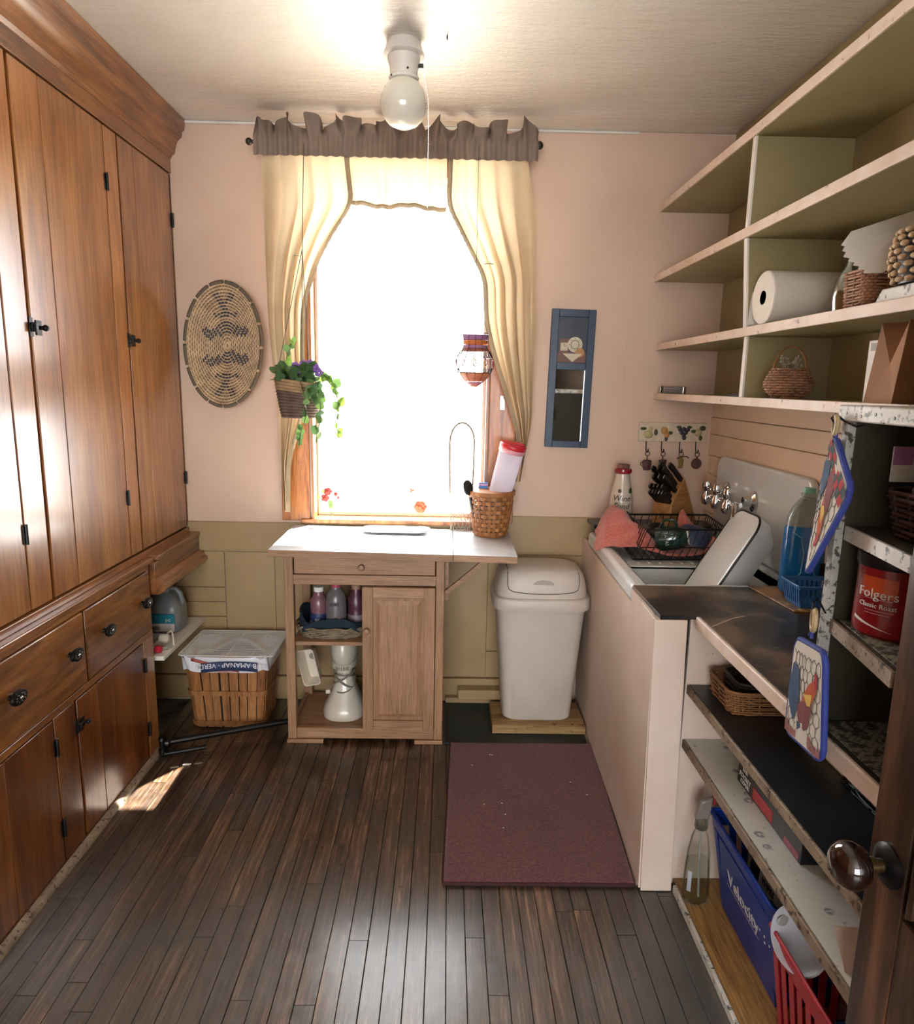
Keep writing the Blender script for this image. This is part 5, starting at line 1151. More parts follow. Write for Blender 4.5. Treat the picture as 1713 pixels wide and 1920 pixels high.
# drying rack and dishes
dr_ = thing('drying_rack', 'black wire dish drying rack on the drainboard', 'dish rack', (.92, 2.7, .842))
BT = [(.725, 2.575), (1.045, 2.59), (1.09, 2.875), (.745, 2.865)]; TPc = [(.768, 2.565), (1.090, 2.592), (1.120, 2.900), (.775, 2.880)]
zb_, zt_ = .846, .966
def seg4(Q, s_):
    s_ = (s_ % 1)*4; i = int(s_) % 4; f_ = s_-int(s_); a, b = Q[i], Q[(i+1) % 4]; return (a[0]+(b[0]-a[0])*f_, a[1]+(b[1]-a[1])*f_)
part('top_rail', MB().tube([(a, b, zt_) for a, b in TPc], .0042, 8, True), M['blackm'], dr_); part('bottom_rail', MB().tube([(a, b, zb_) for a, b in BT], .0035, 8, True), M['blackm'], dr_)
part('mid_rail', MB().tube([((a[0]+b[0])/2, (a[1]+b[1])/2, .895) for a, b in zip(BT, TPc)], .0024, 6, True), M['blackm'], dr_)
for k in range(44):
    s_ = k/44; a, b = seg4(TPc, s_), seg4(BT, s_); m_ = ((a[0]+b[0])/2, (a[1]+b[1])/2)
    part('upright_wire', MB().tube([(a[0], a[1], zt_), (m_[0], m_[1], .90), (b[0]*.985+.0137, b[1]*.99+.027, zb_+.002)], .0018, 5), M['blackm'], dr_)
for k in range(12):
    f_ = (k+.5)/12; a = (BT[0][0]+(BT[1][0]-BT[0][0])*f_, BT[0][1]); b = (BT[3][0]+(BT[2][0]-BT[3][0])*f_, BT[3][1]); part('floor_wire', MB().tube([(a[0], a[1], zb_), (b[0], b[1], zb_)], .0018, 5), M['blackm'], dr_)
for s_ in (-1, 1): part('scroll', MB().tube([(1.10+.004*s_, 2.74+s_*.028+.024*math.cos(q*.5), .93+.024*math.sin(q*.5)) for q in range(11)], .0022, 6), M['blackm'], dr_)
t = NT('coral_terry'); v = t.coord('Object'); t.base(t.ramp(t.noise(v, 180, 3, .7), [(.3, hx('#a84a40')), (.7, hx('#d98070'))])); t.set(rough=.95, sheen=.4); t.bump(t.noise(v, 260, 3), .8, .004); TER = t.m
def patch(net, nu, nv, amp=.004, seed=0):
    rows, cols = len(net), len(net[0])
    def cr(a, b, c, d, f_): return .5*((2*b)+(-a+c)*f_+(2*a-5*b+4*c-d)*f_*f_+(-a+3*b-3*c+d)*f_**3)
    def at1(lst, f_):
        n_ = len(lst)-1; x_ = f_*n_; i = min(int(x_), n_-1); f2 = x_-i; g_ = lambda k: lst[max(0, min(n_, k))]
        return tuple(cr(g_(i-1)[c], g_(i)[c], g_(i+1)[c], g_(i+2)[c], f2) for c in range(3))
    def fn(u, v_):
        p = at1([at1(r_, u) for r_ in net], v_); w_ = amp*math.sin(17*u+9*v_+seed)*math.sin(13*v_-5*u)
        return (p[0]+w_, p[1]-w_, p[2]+w_*.8)
    return MB().grid(fn, nu, nv)
tw = thing('coral_towel', 'coral pink terry towel draped over the sink edge and under the dishes', 'towel', (.85, 2.7, .85))
net = [[(.655, 2.90, .915), (.700, 2.90, .995), (.745, 2.88, .985), (.775, 2.86, .93), (.84, 2.84, .865), (.95, 2.86, .858)],
       [(.632, 2.84, .905), (.672, 2.80, .985), (.735, 2.78, .992), (.785, 2.77, .935), (.86, 2.76, .862), (.97, 2.78, .856)],
       [(.618, 2.76, .880), (.650, 2.72, .945), (.715, 2.70, .955), (.780, 2.69, .950), (.86, 2.68, .870), (.98, 2.70, .858)],
       [(.604, 2.70, .850), (.640, 2.66, .898), (.700, 2.645, .905), (.770, 2.640, .920), (.85, 2.63, .866), (.98, 2.63, .858)],
       [(.632, 2.64, .884), (.665, 2.62, .886), (.710, 2.612, .888), (.775, 2.612, .880), (.86, 2.605, .860), (.97, 2.608, .857)]]
part('terry_cloth', patch(net, 60, 44, .005), TER, tw, smooth=3, solid=.004)
net = [[(.96, 2.84, .862), (.985, 2.86, .93), (1.00, 2.87, .992), (1.03, 2.87, .955), (1.07, 2.86, .90)],
       [(.96, 2.76, .860), (.985, 2.80, .91), (1.00, 2.83, .955), (1.035, 2.82, .93), (1.075, 2.80, .89)],
       [(.95, 2.66, .860), (.99, 2.68, .866), (1.02, 2.70, .874), (1.05, 2.70, .894), (1.075, 2.70, .915)],
       [(.95, 2.605, .860), (.99, 2.608, .862), (1.02, 2.61, .870), (1.045, 2.61, .895), (1.065, 2.61, .925)]]
part('terry_fold', patch(net, 40, 34, .003, 2), TER, tw, smooth=3, solid=.004)
gm = thing('green_mug', 'dark green glazed mug lying in the dish rack', 'mug', (.892, 2.655, .915)); gm.rotation_euler = (math.radians(8), math.radians(78), math.radians(-14))
part('body', MB().lathe([(.001, .064), (.030, .064), (.034, .058), (.046, .03), (.049, -.02), (.047, -.055), (.044, -.055), (.045, -.02), (.042, .028), (.030, .054), (.001, .056)], 36), plain('green_glaze', '#14382f', .12, coat=.6), gm, world=False)
part('foot_ring', MB().tube([(.030*math.cos(q*PI/14), .030*math.sin(q*PI/14), .0645) for q in range(28)], .0018, 6, True), M['paper'], gm, world=False)
part('handle', MB().tube([(-.046, 0, .03), (-.072, 0, .02), (-.076, 0, -.015), (-.048, 0, -.035)], .0055, 8), plain('green_glaze_handle', '#14382f', .12, coat=.6), gm, world=False)
part('lettering', text_mb('TAPAS', .020, lambda x_, y_, h: ((-.0475-h)*math.cos(x_/.048-1.2)*-1*1 if False else (.0478+h)*math.cos(-1.75+x_/.048), (.0478+h)*math.sin(-1.75+x_/.048), -.02+y_*1)), LW, gm, world=False, smooth=0)
bl = thing('blue_bowl', 'slate blue bowl turned upside down in the dish rack', 'bowl', (1.005, 2.735, .868)); bl.rotation_euler = (math.radians(-6), math.radians(14), 0)
part('bowl', MB().lathe([(.088, 0), (.086, .02), (.074, .052), (.052, .076), (.030, .084), (.001, .085), (.001, .080), (.028, .079), (.049, .071), (.070, .049), (.082, .018), (.084, .001), (.088, 0)], 40), plain('slate_glaze', '#2b3a5c', .3, coat=.3), bl, world=False)
for k, (x_, y_, lab) in enumerate(((.815, 2.83, 'black pan lid at the far left of the dish rack, nearest the towel'), (.895, 2.835, 'dark navy saucer standing behind the green mug'))):
    d_ = thing('dark_saucer', lab, 'dish', (x_, y_, .90)); d_.rotation_euler = (math.radians(35), 0, 0)
    part('dish', MB().lathe([(.001, 0), (.03, .002), (.045, .010), (.047, .010), (.045, .014), (.03, .006), (.001, .005)], 28), plain('night_glaze', '#12141d', .2, coat=.4), d_, world=False)
# bottle, knife block on the back board ------------------------------------------
wf_ = thing('wine_fund_bottle', 'cream ceramic bottle with red lip and cork lettered Wine Fund', 'bottle', (.772, 2.995, .904))
CER = plain('cream_glaze', '#c9bda8', .25, .04, coat=.4)
part('body', MB().lathe([(.044, 0), (.050, .005), (.051, .02), (.050, .10), (.046, .135), (.038, .17), (.032, .20), (.029, .225)], 40), CER, wf_, world=False)
part('lip', MB().lathe([(.029, .222), (.036, .226), (.039, .235), (.036, .245), (.028, .249)], 36), plain('red_glaze', '#8f1f2a', .2, coat=.4), wf_, world=False)
part('cork', MB().lathe([(.026, .245), (.028, .262), (.026, .264), (.001, .264)], 24), plain('cork', '#7d5a44', .9, .2), wf_, world=False)
for s_, z_ in (('Wine', .108), ('Fund', .074)): part('lettering', text_mb(s_, .036, cyl(.0512, z_, -.24), italic=.25), plain('letter_grey', '#4b4440', .5), wf_, world=False, smooth=0)
for (a, z_, c_, k_) in ((-.7, .058, '#6d3a63', .010), (-.9, .075, '#6d3a63', .009), (-.75, .040, '#7d4a73', .009), (.35, .050, '#3f5a35', .011), (.5, .045, '#3f5a35', .010), (.75, .150, '#39502f', .012), (-.45, .150, '#4b3a2a', .008)):
    mb = MB(); r_ = .0505 if z_ < .12 else .043; mb.X = Matrix.Rotation(a, 4, 'Z'); mb.ball((0, -r_, z_), k_, 10, 6, 1, .22, 1.2); part('painted_motif', mb, plain('motif_'+c_[1:]+str(int(z_*1000)), c_, .4), wf_, world=False)
kb = thing('knife_block', 'slanted beech knife block full of black-handled knives', 'knife block', (.965, 2.90, .904), math.radians(40))
BEE = wood('beech', '#9a6a38', '#c0905a', '#cfa26c', 0, rough=.4, stretch=10, vary=0, kind='Object')
mb = MB(); poly = [(0, 0), (0, .100), (.090, .212), (.215, .0)]; mb.prism(poly, 0, .092, 'xz'); part('block', mb, BEE, kb, world=False, bev=.003)
part('emblem', MB().tube([(-.0006, .046, .062), (-.0006, .046, .030)], .0012, 4).tube([(-.0006, .036, .055), (-.0006, .056, .055)], .0012, 4).tube([(-.0006, .046, .048), (-.0006, .034, .034)], .0012, 4).tube([(-.0006, .046, .048), (-.0006, .058, .034)], .0012, 4), M['black'], kb, world=False)
c40, s40 = math.cos(math.radians(40)), math.sin(math.radians(40)); KD = Vector((-.78*c40, -.78*s40, .626)); 
fd = Vector((.626*c40, .626*s40, .78)); wd = Vector((-s40, c40, 0)); o3 = Vector((.965, 2.90, 1.004))
kn = 0
for r_, (t0, ln, cols) in enumerate(((.012, .085, 5), (.038, .092, 4), (.070, .120, 3), (.102, .132, 3), (.130, .126, 2))):
    for c in range(cols):
        w_ = .012+(.068)*(c+.5*(r_ % 2))/max(1, cols-.5); p0 = o3+fd*t0+wd*w_-KD*.0
        q0 = p0+KD*.002; k_ = thing('kitchen_knife', ('rightmost', 'second from the right', 'third from the right', 'fourth from the right', 'leftmost')[c if c < cols-1 else 4]+' black knife handle in the '+('lowest', 'second lowest', 'middle', 'second highest', 'topmost')[r_]+' row of the knife block', 'knife', q0, 0, 'knives in the block')
        m_ = MB(); rows = []
        for s_, hw, hh in ((0, .0066, .0095), (.012, .0066, .0108), (ln*.5, .0068, .0098), (ln*.85, .0068, .0122), (ln, .0056, .0095)):
            c_ = KD*s_-fd*(.004*(s_/ln)**2); rows += [c_+wd*hw+fd*hh, c_-wd*hw+fd*hh, c_-wd*hw-fd*hh, c_+wd*hw-fd*hh]
        n5 = 5; m_.add(rows, [(0, 1, 2, 3)]+[(4*i+j, 4*i+(j+1) % 4, 4*i+4+(j+1) % 4, 4*i+4+j) for i in range(n5-1) for j in range(4)]+[(16, 19, 18, 17)])
        part('handle', m_, M['black'], k_, world=False, bev=.002)
        m2 = MB(); tng = []
        for s_, hh in ((0, .0099), (ln*.5, .0102), (ln*.85, .0126), (ln*1.004, .0099)):
            c_ = KD*s_-fd*(.004*(s_/ln)**2); tng += [c_+wd*.0008+fd*hh, c_-wd*.0008+fd*hh, c_-wd*.0008-fd*hh, c_+wd*.0008-fd*hh]
        m2.add(tng, [(0, 1, 2, 3)]+[(4*i+j, 4*i+(j+1) % 4, 4*i+4+(j+1) % 4, 4*i+4+j) for i in range(3) for j in range(4)]+[(12, 15, 14, 13)])
        part('tang', m2, M['silver'], k_, world=False, smooth=0)
# counter bits: cork board, blue basket, blue soap bottle ----------------------------
tag(part('marbled_board', MB().prism([(.975, 2.128), (1.002, 1.880), (1.182, 1.880), (1.182, 2.128)], .8745, .8795, 'xy'), paint('marbled_brown', '#4a3520', '#a0753e', 14, rough=.3, wear='#c09a5a', wearth=.6, wscale=12), bev=.001), 'brown marbled board lying on the black worktop', 'board')
bbk = thing('blue_basket', 'slotted blue plastic basket on the brown marbled board', 'basket', (1.095, 1.945, .880))
BLU = plain('blue_plastic', '#2f6aa8', .4, .04)
def slotwall(p_, a, b, zt, zb_, n_, m_, nm='slat', th=.0016, h0=.0):
    """a slotted wall from a to b (xy pairs top a,b and bottom a2,b2)"""
    (ax, ay, ax2, ay2), (bx_, by, bx2, by2) = a, b
    for k in range(n_):
        f0, f1 = (k+.22)/n_, (k+.78)/n_; m2 = MB(); P = []
        for f_ in (f0, f1):
            for (x_, y_, X2, Y2) in ((ax+(bx_-ax)*f_, ay+(by-ay)*f_, ax2+(bx2-ax2)*f_, ay2+(by2-ay2)*f_),): P.append(((x_, y_, zt), (X2, Y2, zb_)))
        d = Vector((by-ay, -(bx_-ax), 0)).normalized()*th
        vs = [P[0][1], P[1][1], Vector(P[1][1])+d, Vector(P[0][1])+d, P[0][0], P[1][0], Vector(P[1][0])+d, Vector(P[0][0])+d]
        m2.hexa(vs); part(nm, m2, m_, p_, world=False, smooth=0)
def crate(p_, top, bot, h, m_, nslots, rim=.010, rimh=.014, solid_h=.0):
    tx, ty = top; bx_, by = bot
    T = [(-tx, -ty), (tx, -ty), (tx, ty), (-tx, ty)]; B = [(-bx_, -by), (bx_, -by), (bx_, by), (-bx_, by)]
    part('floor', MB().box(-bx_, bx_, -by, by, .001, .004), m_, p_, world=False)
    def lerp(f_): return [(b[0]+(a[0]-b[0])*f_, b[1]+(a[1]-b[1])*f_) for a, b in zip(T, B)]
    for (z0, z1) in ((0, .16*h), (h-rimh-solid_h, h)):
        q0, q1 = lerp(z0/h), lerp(z1/h); m2 = MB()
        for i in range(4):
            j = (i+1) % 4; a, b, c_, d = q0[i], q0[j], q1[j], q1[i]; nrm = Vector((b[1]-a[1], -(b[0]-a[0]), 0)).normalized()*-.0018
            m2.hexa([(a[0], a[1], z0), (b[0], b[1], z0), (b[0]+nrm.x, b[1]+nrm.y, z0), (a[0]+nrm.x, a[1]+nrm.y, z0), (d[0], d[1], z1), (c_[0], c_[1], z1), (c_[0]+nrm.x, c_[1]+nrm.y, z1), (d[0]+nrm.x, d[1]+nrm.y, z1)])
        part('wall_band', m2, m_, p_, world=False, smooth=0)
    part('rim', MB().tube([(a, b, h) for a, b in rrect(-tx-.002, tx+.002, -ty-.002, ty+.002, .012, 3)], rim*.5, 8, True), m_, p_, world=False)
    zt, zb_ = h-rimh-solid_h, .16*h; q0, q1 = lerp(zt/h), lerp(zb_/h)
    for i in range(4):
        j = (i+1) % 4; a, b, c_, d = q0[i], q0[j], q1[i], q1[j]
        slotwall(p_, (a[0], a[1], c_[0], c_[1]), (b[0], b[1], d[0], d[1]), zt, zb_, nslots[i % 2], m_)
crate(bbk, (.078, .056), (.066, .046), .066, BLU, (10, 8), .006, .010)
so_ = thing('soap_bottle', 'large clear bottle of bright blue soap behind the blue basket', 'bottle', (1.108, 2.066, .880))
SOAP = plain('blue_soap', '#1b78c0', .12, .03, coat=.4); tt = SOAP.node_tree.nodes['Principled BSDF']; tt.inputs['Transmission Weight'].default_value = .25
def ell(prof_): return MB().lathe(prof_, 36, (0, 0, 0), 'z', 1, .55, 2.8)
part('liquid', ell([(.058, .002), (.063, .01), (.064, .10), (.062, .20), (.060, .212)]), SOAP, so_, world=False)
part('shoulder', ell([(.060, .212), (.058, .235), (.048, .262), (.034, .285), (.026, .296)]), plain('soapy_clear', '#a9b4b2', .2, trans=.4), so_, world=False)
part('neck', MB().lathe([(.021, .292), (.020, .30), (.023, .302), (.023, .312)], 24), plain('soapy_clear_neck', '#b5c0be', .2, trans=.4), so_, world=False)
part('cap', MB().lathe([(.018, .312), (.018, .326), (.016, .329), (.001, .329)], 24), plain('mint_cap', '#7fc0ae', .3), so_, world=False)
for s_ in (-1, 1):
    part('moulded_curve', MB().tube([(s_*.050, -.030, .03), (s_*.020, -.036, .07), (s_*.017, -.036, .13), (s_*.030, -.036, .18), (s_*.052, -.028, .195)], .002, 6), plain('soap_highlight', '#74b8e0', .2), so_, world=False)
part('label_strip', MB().box(.040, .054, -.0345, -.028, .055, .10), M['black'], so_, world=False)
# ------------------------------------------------------------------ lower open shelves with the black worktop
ls = thing('low_shelves', 'low open shelf unit with worn black worktop beside the sink', 'shelf', (.95, 1.4, 0))
t = NT('black_worktop'); v = t.coord('World'); nz = t.noise(v, 4.5, 6, .6)
col = t.ramp(nz, [(.38, hx('#121417')), (.5, hx('#2b2724')), (.60, hx('#665546'))]); scr = t.ramp(t.noise(t.coord('World', (3, 14, 3)), 9, 7, .75), [(.60, BW0), (.66, BW1)])
t.base(t.mix(scr, col, hx('#7d766c'))); t.set(rough=.3); t.bump(t.noise(v, 50, 4), .25, .001); M['worktop'] = t.m
part('worktop', MB().prism([(.604, 1.838), (.604, 2.132), (1.186, 2.132), (1.186, .98), (.714, .98), (.714, 1.838)], .862, .8735, 'xy'), M['worktop'], ls, bev=.001, smooth=0)
part('worktop_edge', MB().box(.702, .7135, .98, 1.832, .838, .874), M['shelfedge'], ls, bev=.004, seg=3)
part('joint', MB().tube([(.716, 1.75, .8738), (.80, 1.82, .8738), (.84, 1.838, .8738)], .0012, 4), M['shelfedge'], ls)
for zt, m_, mt in ((.655, M['liner'], 'black'), (.484, None, 'white')):
    part('shelf_board', MB().box(.714, 1.186, .98, 1.866, zt-.024, zt-.0015), M['olded'], ls, smooth=0)
    part('shelf_edge', MB().box(.706, .7135, .98, 1.866, zt-.026, zt), M['olded'], ls, bev=.002, seg=2)
t = NT('printed_shelf_paper'); v = t.coord('World', (1, 1, 1))
vo = t.n('ShaderNodeTexVoronoi'); vo.inputs['Scale'].default_value = 22; vo.inputs['Randomness'].default_value = .55; t.l(v, vo.inputs['Vector'])
ringm = t.ramp(vo.outputs['Distance'], [(.0, BW0), (.14, BW0), (.18, BW1), (.28, BW1), (.33, BW0), (1, BW0)])
brk = t.ramp(t.noise(v, 160, 3, .7), [(.40, BW0), (.48, BW1)])
mm = t.mix(1.0, ringm, brk, 'MULTIPLY'); vo2 = t.n('ShaderNodeTexVoronoi'); vo2.inputs['Scale'].default_value = 42; t.l(v, vo2.inputs['Vector'])
dots = t.ramp(vo2.outputs['Distance'], [(.0, (.55,)*3+(1,)), (.10, (.5,)*3+(1,)), (.13, BW0), (1, BW0)])
base = t.mix(t.mix(1.0, mm, dots, 'ADD'), t.ramp(t.noise(v, 5, 3), [(.3, hx('#b7b8af')), (.7, hx('#c9cac2'))]), hx('#77747a')); t.base(base); t.set(rough=.28); PAP = t.m
part('shelf_liner', MB().box(.714, 1.186, .98, 1.866, .6536, .6552), M['liner'], ls, smooth=0); part('shelf_liner', MB().box(.714, 1.186, .98, 1.866, .4826, .4842), PAP, ls, smooth=0)
OAK = wood('floor_shelf_oak', '#7d5a2c', '#b08a50', '#c4a067', 1, rough=.45, stretch=9, scale=3, vary=0, fine=.8)
part('bottom_board', MB().box(.714, 1.186, .98, 1.866, .004, .022), OAK, ls, smooth=0); part('bottom_lip', MB().box(.703, .7135, .98, 1.832, .001, .026), M['dirtywhite'], ls, bev=.002)
part('back_panel', MB().box(1.186, 1.199, .98, 1.866, .004, .860), M['sinkside'], ls, smooth=0)
mb = MB()
for y_ in (.984, 1.846): mb.box(.72, 1.18, y_, y_+.016, .022, .63) if False else None
part('near_panel', MB().box(.716, 1.186, .964, .979, .004, .860), M['sinkside'], ls, smooth=0)
# tall rack standing on the worktop -----------------------------
ck = thing('corner_rack', 'dark worn rack of shelves standing on the black worktop', 'shelf', (.95, 1.11, .8735))
part('side_panel', MB().box(.728, 1.18, 1.226, 1.240, .8745, 1.446), M['dkol'] if 'dkol' in M else M.setdefault('dkol', paint('dark_olive_paint', '#2b271b', '#3a3424', 7, rough=.55, wear='#2a251a', wearth=.6, wscale=9)), ck, smooth=0)
part('post', MB().box(.712, .7275, 1.224, 1.244, .8745, 1.446), paint('weathered_post', '#85837c', '#b0aea6', 14, rough=.6, bump=.5, bs=90, wear='#38342d', wearth=.53, wscale=70), ck, bev=.002)
part('back_panel', MB().box(1.166, 1.180, .98, 1.224, .8745, 1.446), M['dkol'], ck, smooth=0)
part('near_panel', MB().box(.70, 1.18, .968, .979, .8745, 1.446), M['dkol'], ck, smooth=0)
part('top_board', MB().box(.712, .922, .968, 1.262, 1.4475, 1.476), M['dirtywhite'], ck, bev=.003)
for k, (y_, z_) in enumerate(((1.235, 1.462), (1.19, 1.458), (1.15, 1.463), (1.10, 1.459), (1.05, 1.462))): part('nail_hole', MB().lathe([(.0025, -.0006), (.0035, .0004)], 8, (.7118, y_, z_), 'x'), M['black'], ck)
def rshelf(zt, x0, x1, th=.022):
    part('shelf_board', MB().prism([(x0+.006, 1.2235), (x1+.006, .98), (1.165, .98), (1.165, 1.2235)], zt-th, zt, 'xy'), M['dkol'], ck, smooth=0)
    part('shelf_edge', MB().prism([(x0, 1.2235), (x1, .98), (x1+.006, .98), (x0+.006, 1.2235)], zt-th-.003, zt+.001, 'xy'), M['olded'] if zt < 1.2 else M['dirtywhite'], ck, smooth=0)
rshelf(1.258, .728, .694); rshelf(1.080, .722, .682)
t = NT('perforated_liner'); v = t.coord('World', (1, 1, 1)); ck_ = t.n('ShaderNodeTexChecker'); ck_.inputs['Scale'].default_value = 150; t.l(v, ck_.inputs['Vector'])
t.base(t.mix(t.ramp(t.noise(v, 70, 2), [(.5, BW0), (.56, BW1)]), t.mix(ck_.outputs['Fac'], hx('#8a8574'), hx('#6d6858')), hx('#3a362c'))); t.set(rough=.7)
PERF = t.m
lm = thing('shelf_liner_mat', 'pale perforated liner mat on the worktop inside the dark rack', 'mat', (.93, 1.1, .8745)); part('mat', MB().box(.722, 1.16, .985, 1.22, .8742, .8762), PERF, lm)
tag(part('rack_liner', MB().prism([(.735, 1.215), (.70, .985), (1.155, .985), (1.155, 1.215)], 1.0805, 1.0822, 'xy'), PERF), 'pale perforated liner under the red coffee canister', 'mat')
# coffee canister -------------------------------------------------
cc = thing('coffee_canister', 'red plastic coffee canister with black lid in the dark rack', 'canister', (.782, 1.150, 1.0825))
RED = plain('canister_red', '#7d1018', .25, .05, coat=.3)
part('body', MB().lathe([(.050, 0), (.056, .006), (.057, .02), (.056, .10), (.057, .125), (.053, .130)], 40), RED, cc, world=False)
part('lid', MB().lathe([(.058, .122), (.060, .126), (.060, .144), (.056, .148), (.001, .148)], 40), M['black'], cc, world=False)
def canf(u, v_, x0, x1, z0, z1, dr=.0004): a = x0+(x1-x0)*u; return ((.057+dr)*math.sin(a), -(.057+dr)*math.cos(a), z0+(z1-z0)*v_)
part('label_panel', MB().grid(lambda u, v_: canf(u, v_, -1.5, -.45, .074, .108), 12, 1), plain('label_orange', '#b0431c', .35), cc, world=False)
part('swoosh', MB().grid(lambda u, v_: canf(u, 0, -1.7, -.45, .028-.014*u+.006*v_*(1-u), .04), 12, 1), LW, cc, world=False)
for s_, sz, z_, q_ in (('Folgers', .023, .072, -.98), ('Classic Roast', .0115, .055, -.96)):
    part('lettering', text_mb(s_, sz, lambda x_, y_, h, z_=z_, q_=q_: ((.0582+h)*math.sin(q_+x_/.058), -(.0582+h)*math.cos(q_+x_/.058), z_+y_)), LW, cc, world=False, smooth=0)
for z_, a, b in ((.0695, -1.35, -.55), (.049, -1.3, -.5), (.044, -1.3, -.6)): part('rule_line', MB().grid(lambda u, v_: canf(u, v_, a, b, z_, z_+.0010), 10, 1), plain('label_pink', '#c09094', .5), cc, world=False)
sp2 = thing('wooden_spoon', 'tan wooden spoon bowl poking out beside the red canister', 'spoon', (.735, 1.015, 1.0825))
part('bowl', MB().ball((0, 0, .036), .020, 14, 10, .6, .75, 1.7), plain('spoon_wood', '#a08050', .5, .2), sp2, world=False); part('handle', MB().tube([(0, 0, .06), (.01, .0, .15)], .004, 8), plain('spoon_wood_handle', '#7d5f3a', .5), sp2, world=False)
# dark basket in the rack top
tb2 = thing('dark_basket', 'dark reddish wicker basket on the top shelf of the rack', 'basket', (.85, 1.09, 1.2595))
wv_, sk_ = MB(), MB(); woven(wv_, [(.004+.009*j, .088+.002*j, .075+.0015*j) for j in range(9)], (0, 0, 0), 22, .0042, .003, 3.5, 4, sk_)
part('weaving', wv_, plain('dark_red_wicker', '#3d1f16', .6, .25), tb2, world=False, smooth=2); part('stakes', sk_, M['wickerd'], tb2, world=False, smooth=2)
for k, (x_, y_) in enumerate(((-.06, .03), (-.03, -.03), (.02, .02))): tag(part('garlic_bulb', MB().lathe([(.004, 0), (.015, .006), (.017, .016), (.010, .026), (.003, .034)], 14, (.85+x_, 1.09+y_, 1.325)), plain('bulb_grey', '#8f8a7d', .6)), ('leftmost', 'middle', 'rightmost')[k]+' pale round bulb lying in the dark wicker basket', 'bulb', 'bulbs in the dark basket')
pcd = thing('printed_card', 'white and pink card leaning at the back of the rack top shelf', 'card', (.86, 1.195, 1.345)); 
part('card', MB().box(-.08, .02, -.002, .002, 0, .062), LW, pcd, world=False); part('pink_print', MB().box(-.08, -.045, -.0032, -.002, .03, .062), plain('card_mauve', '#a06a92', .6), pcd, world=False); part('grey_print', MB().box(-.02, .016, -.0032, -.002, .012, .045), plain('card_grey', '#5a5e5c', .6), pcd, world=False)
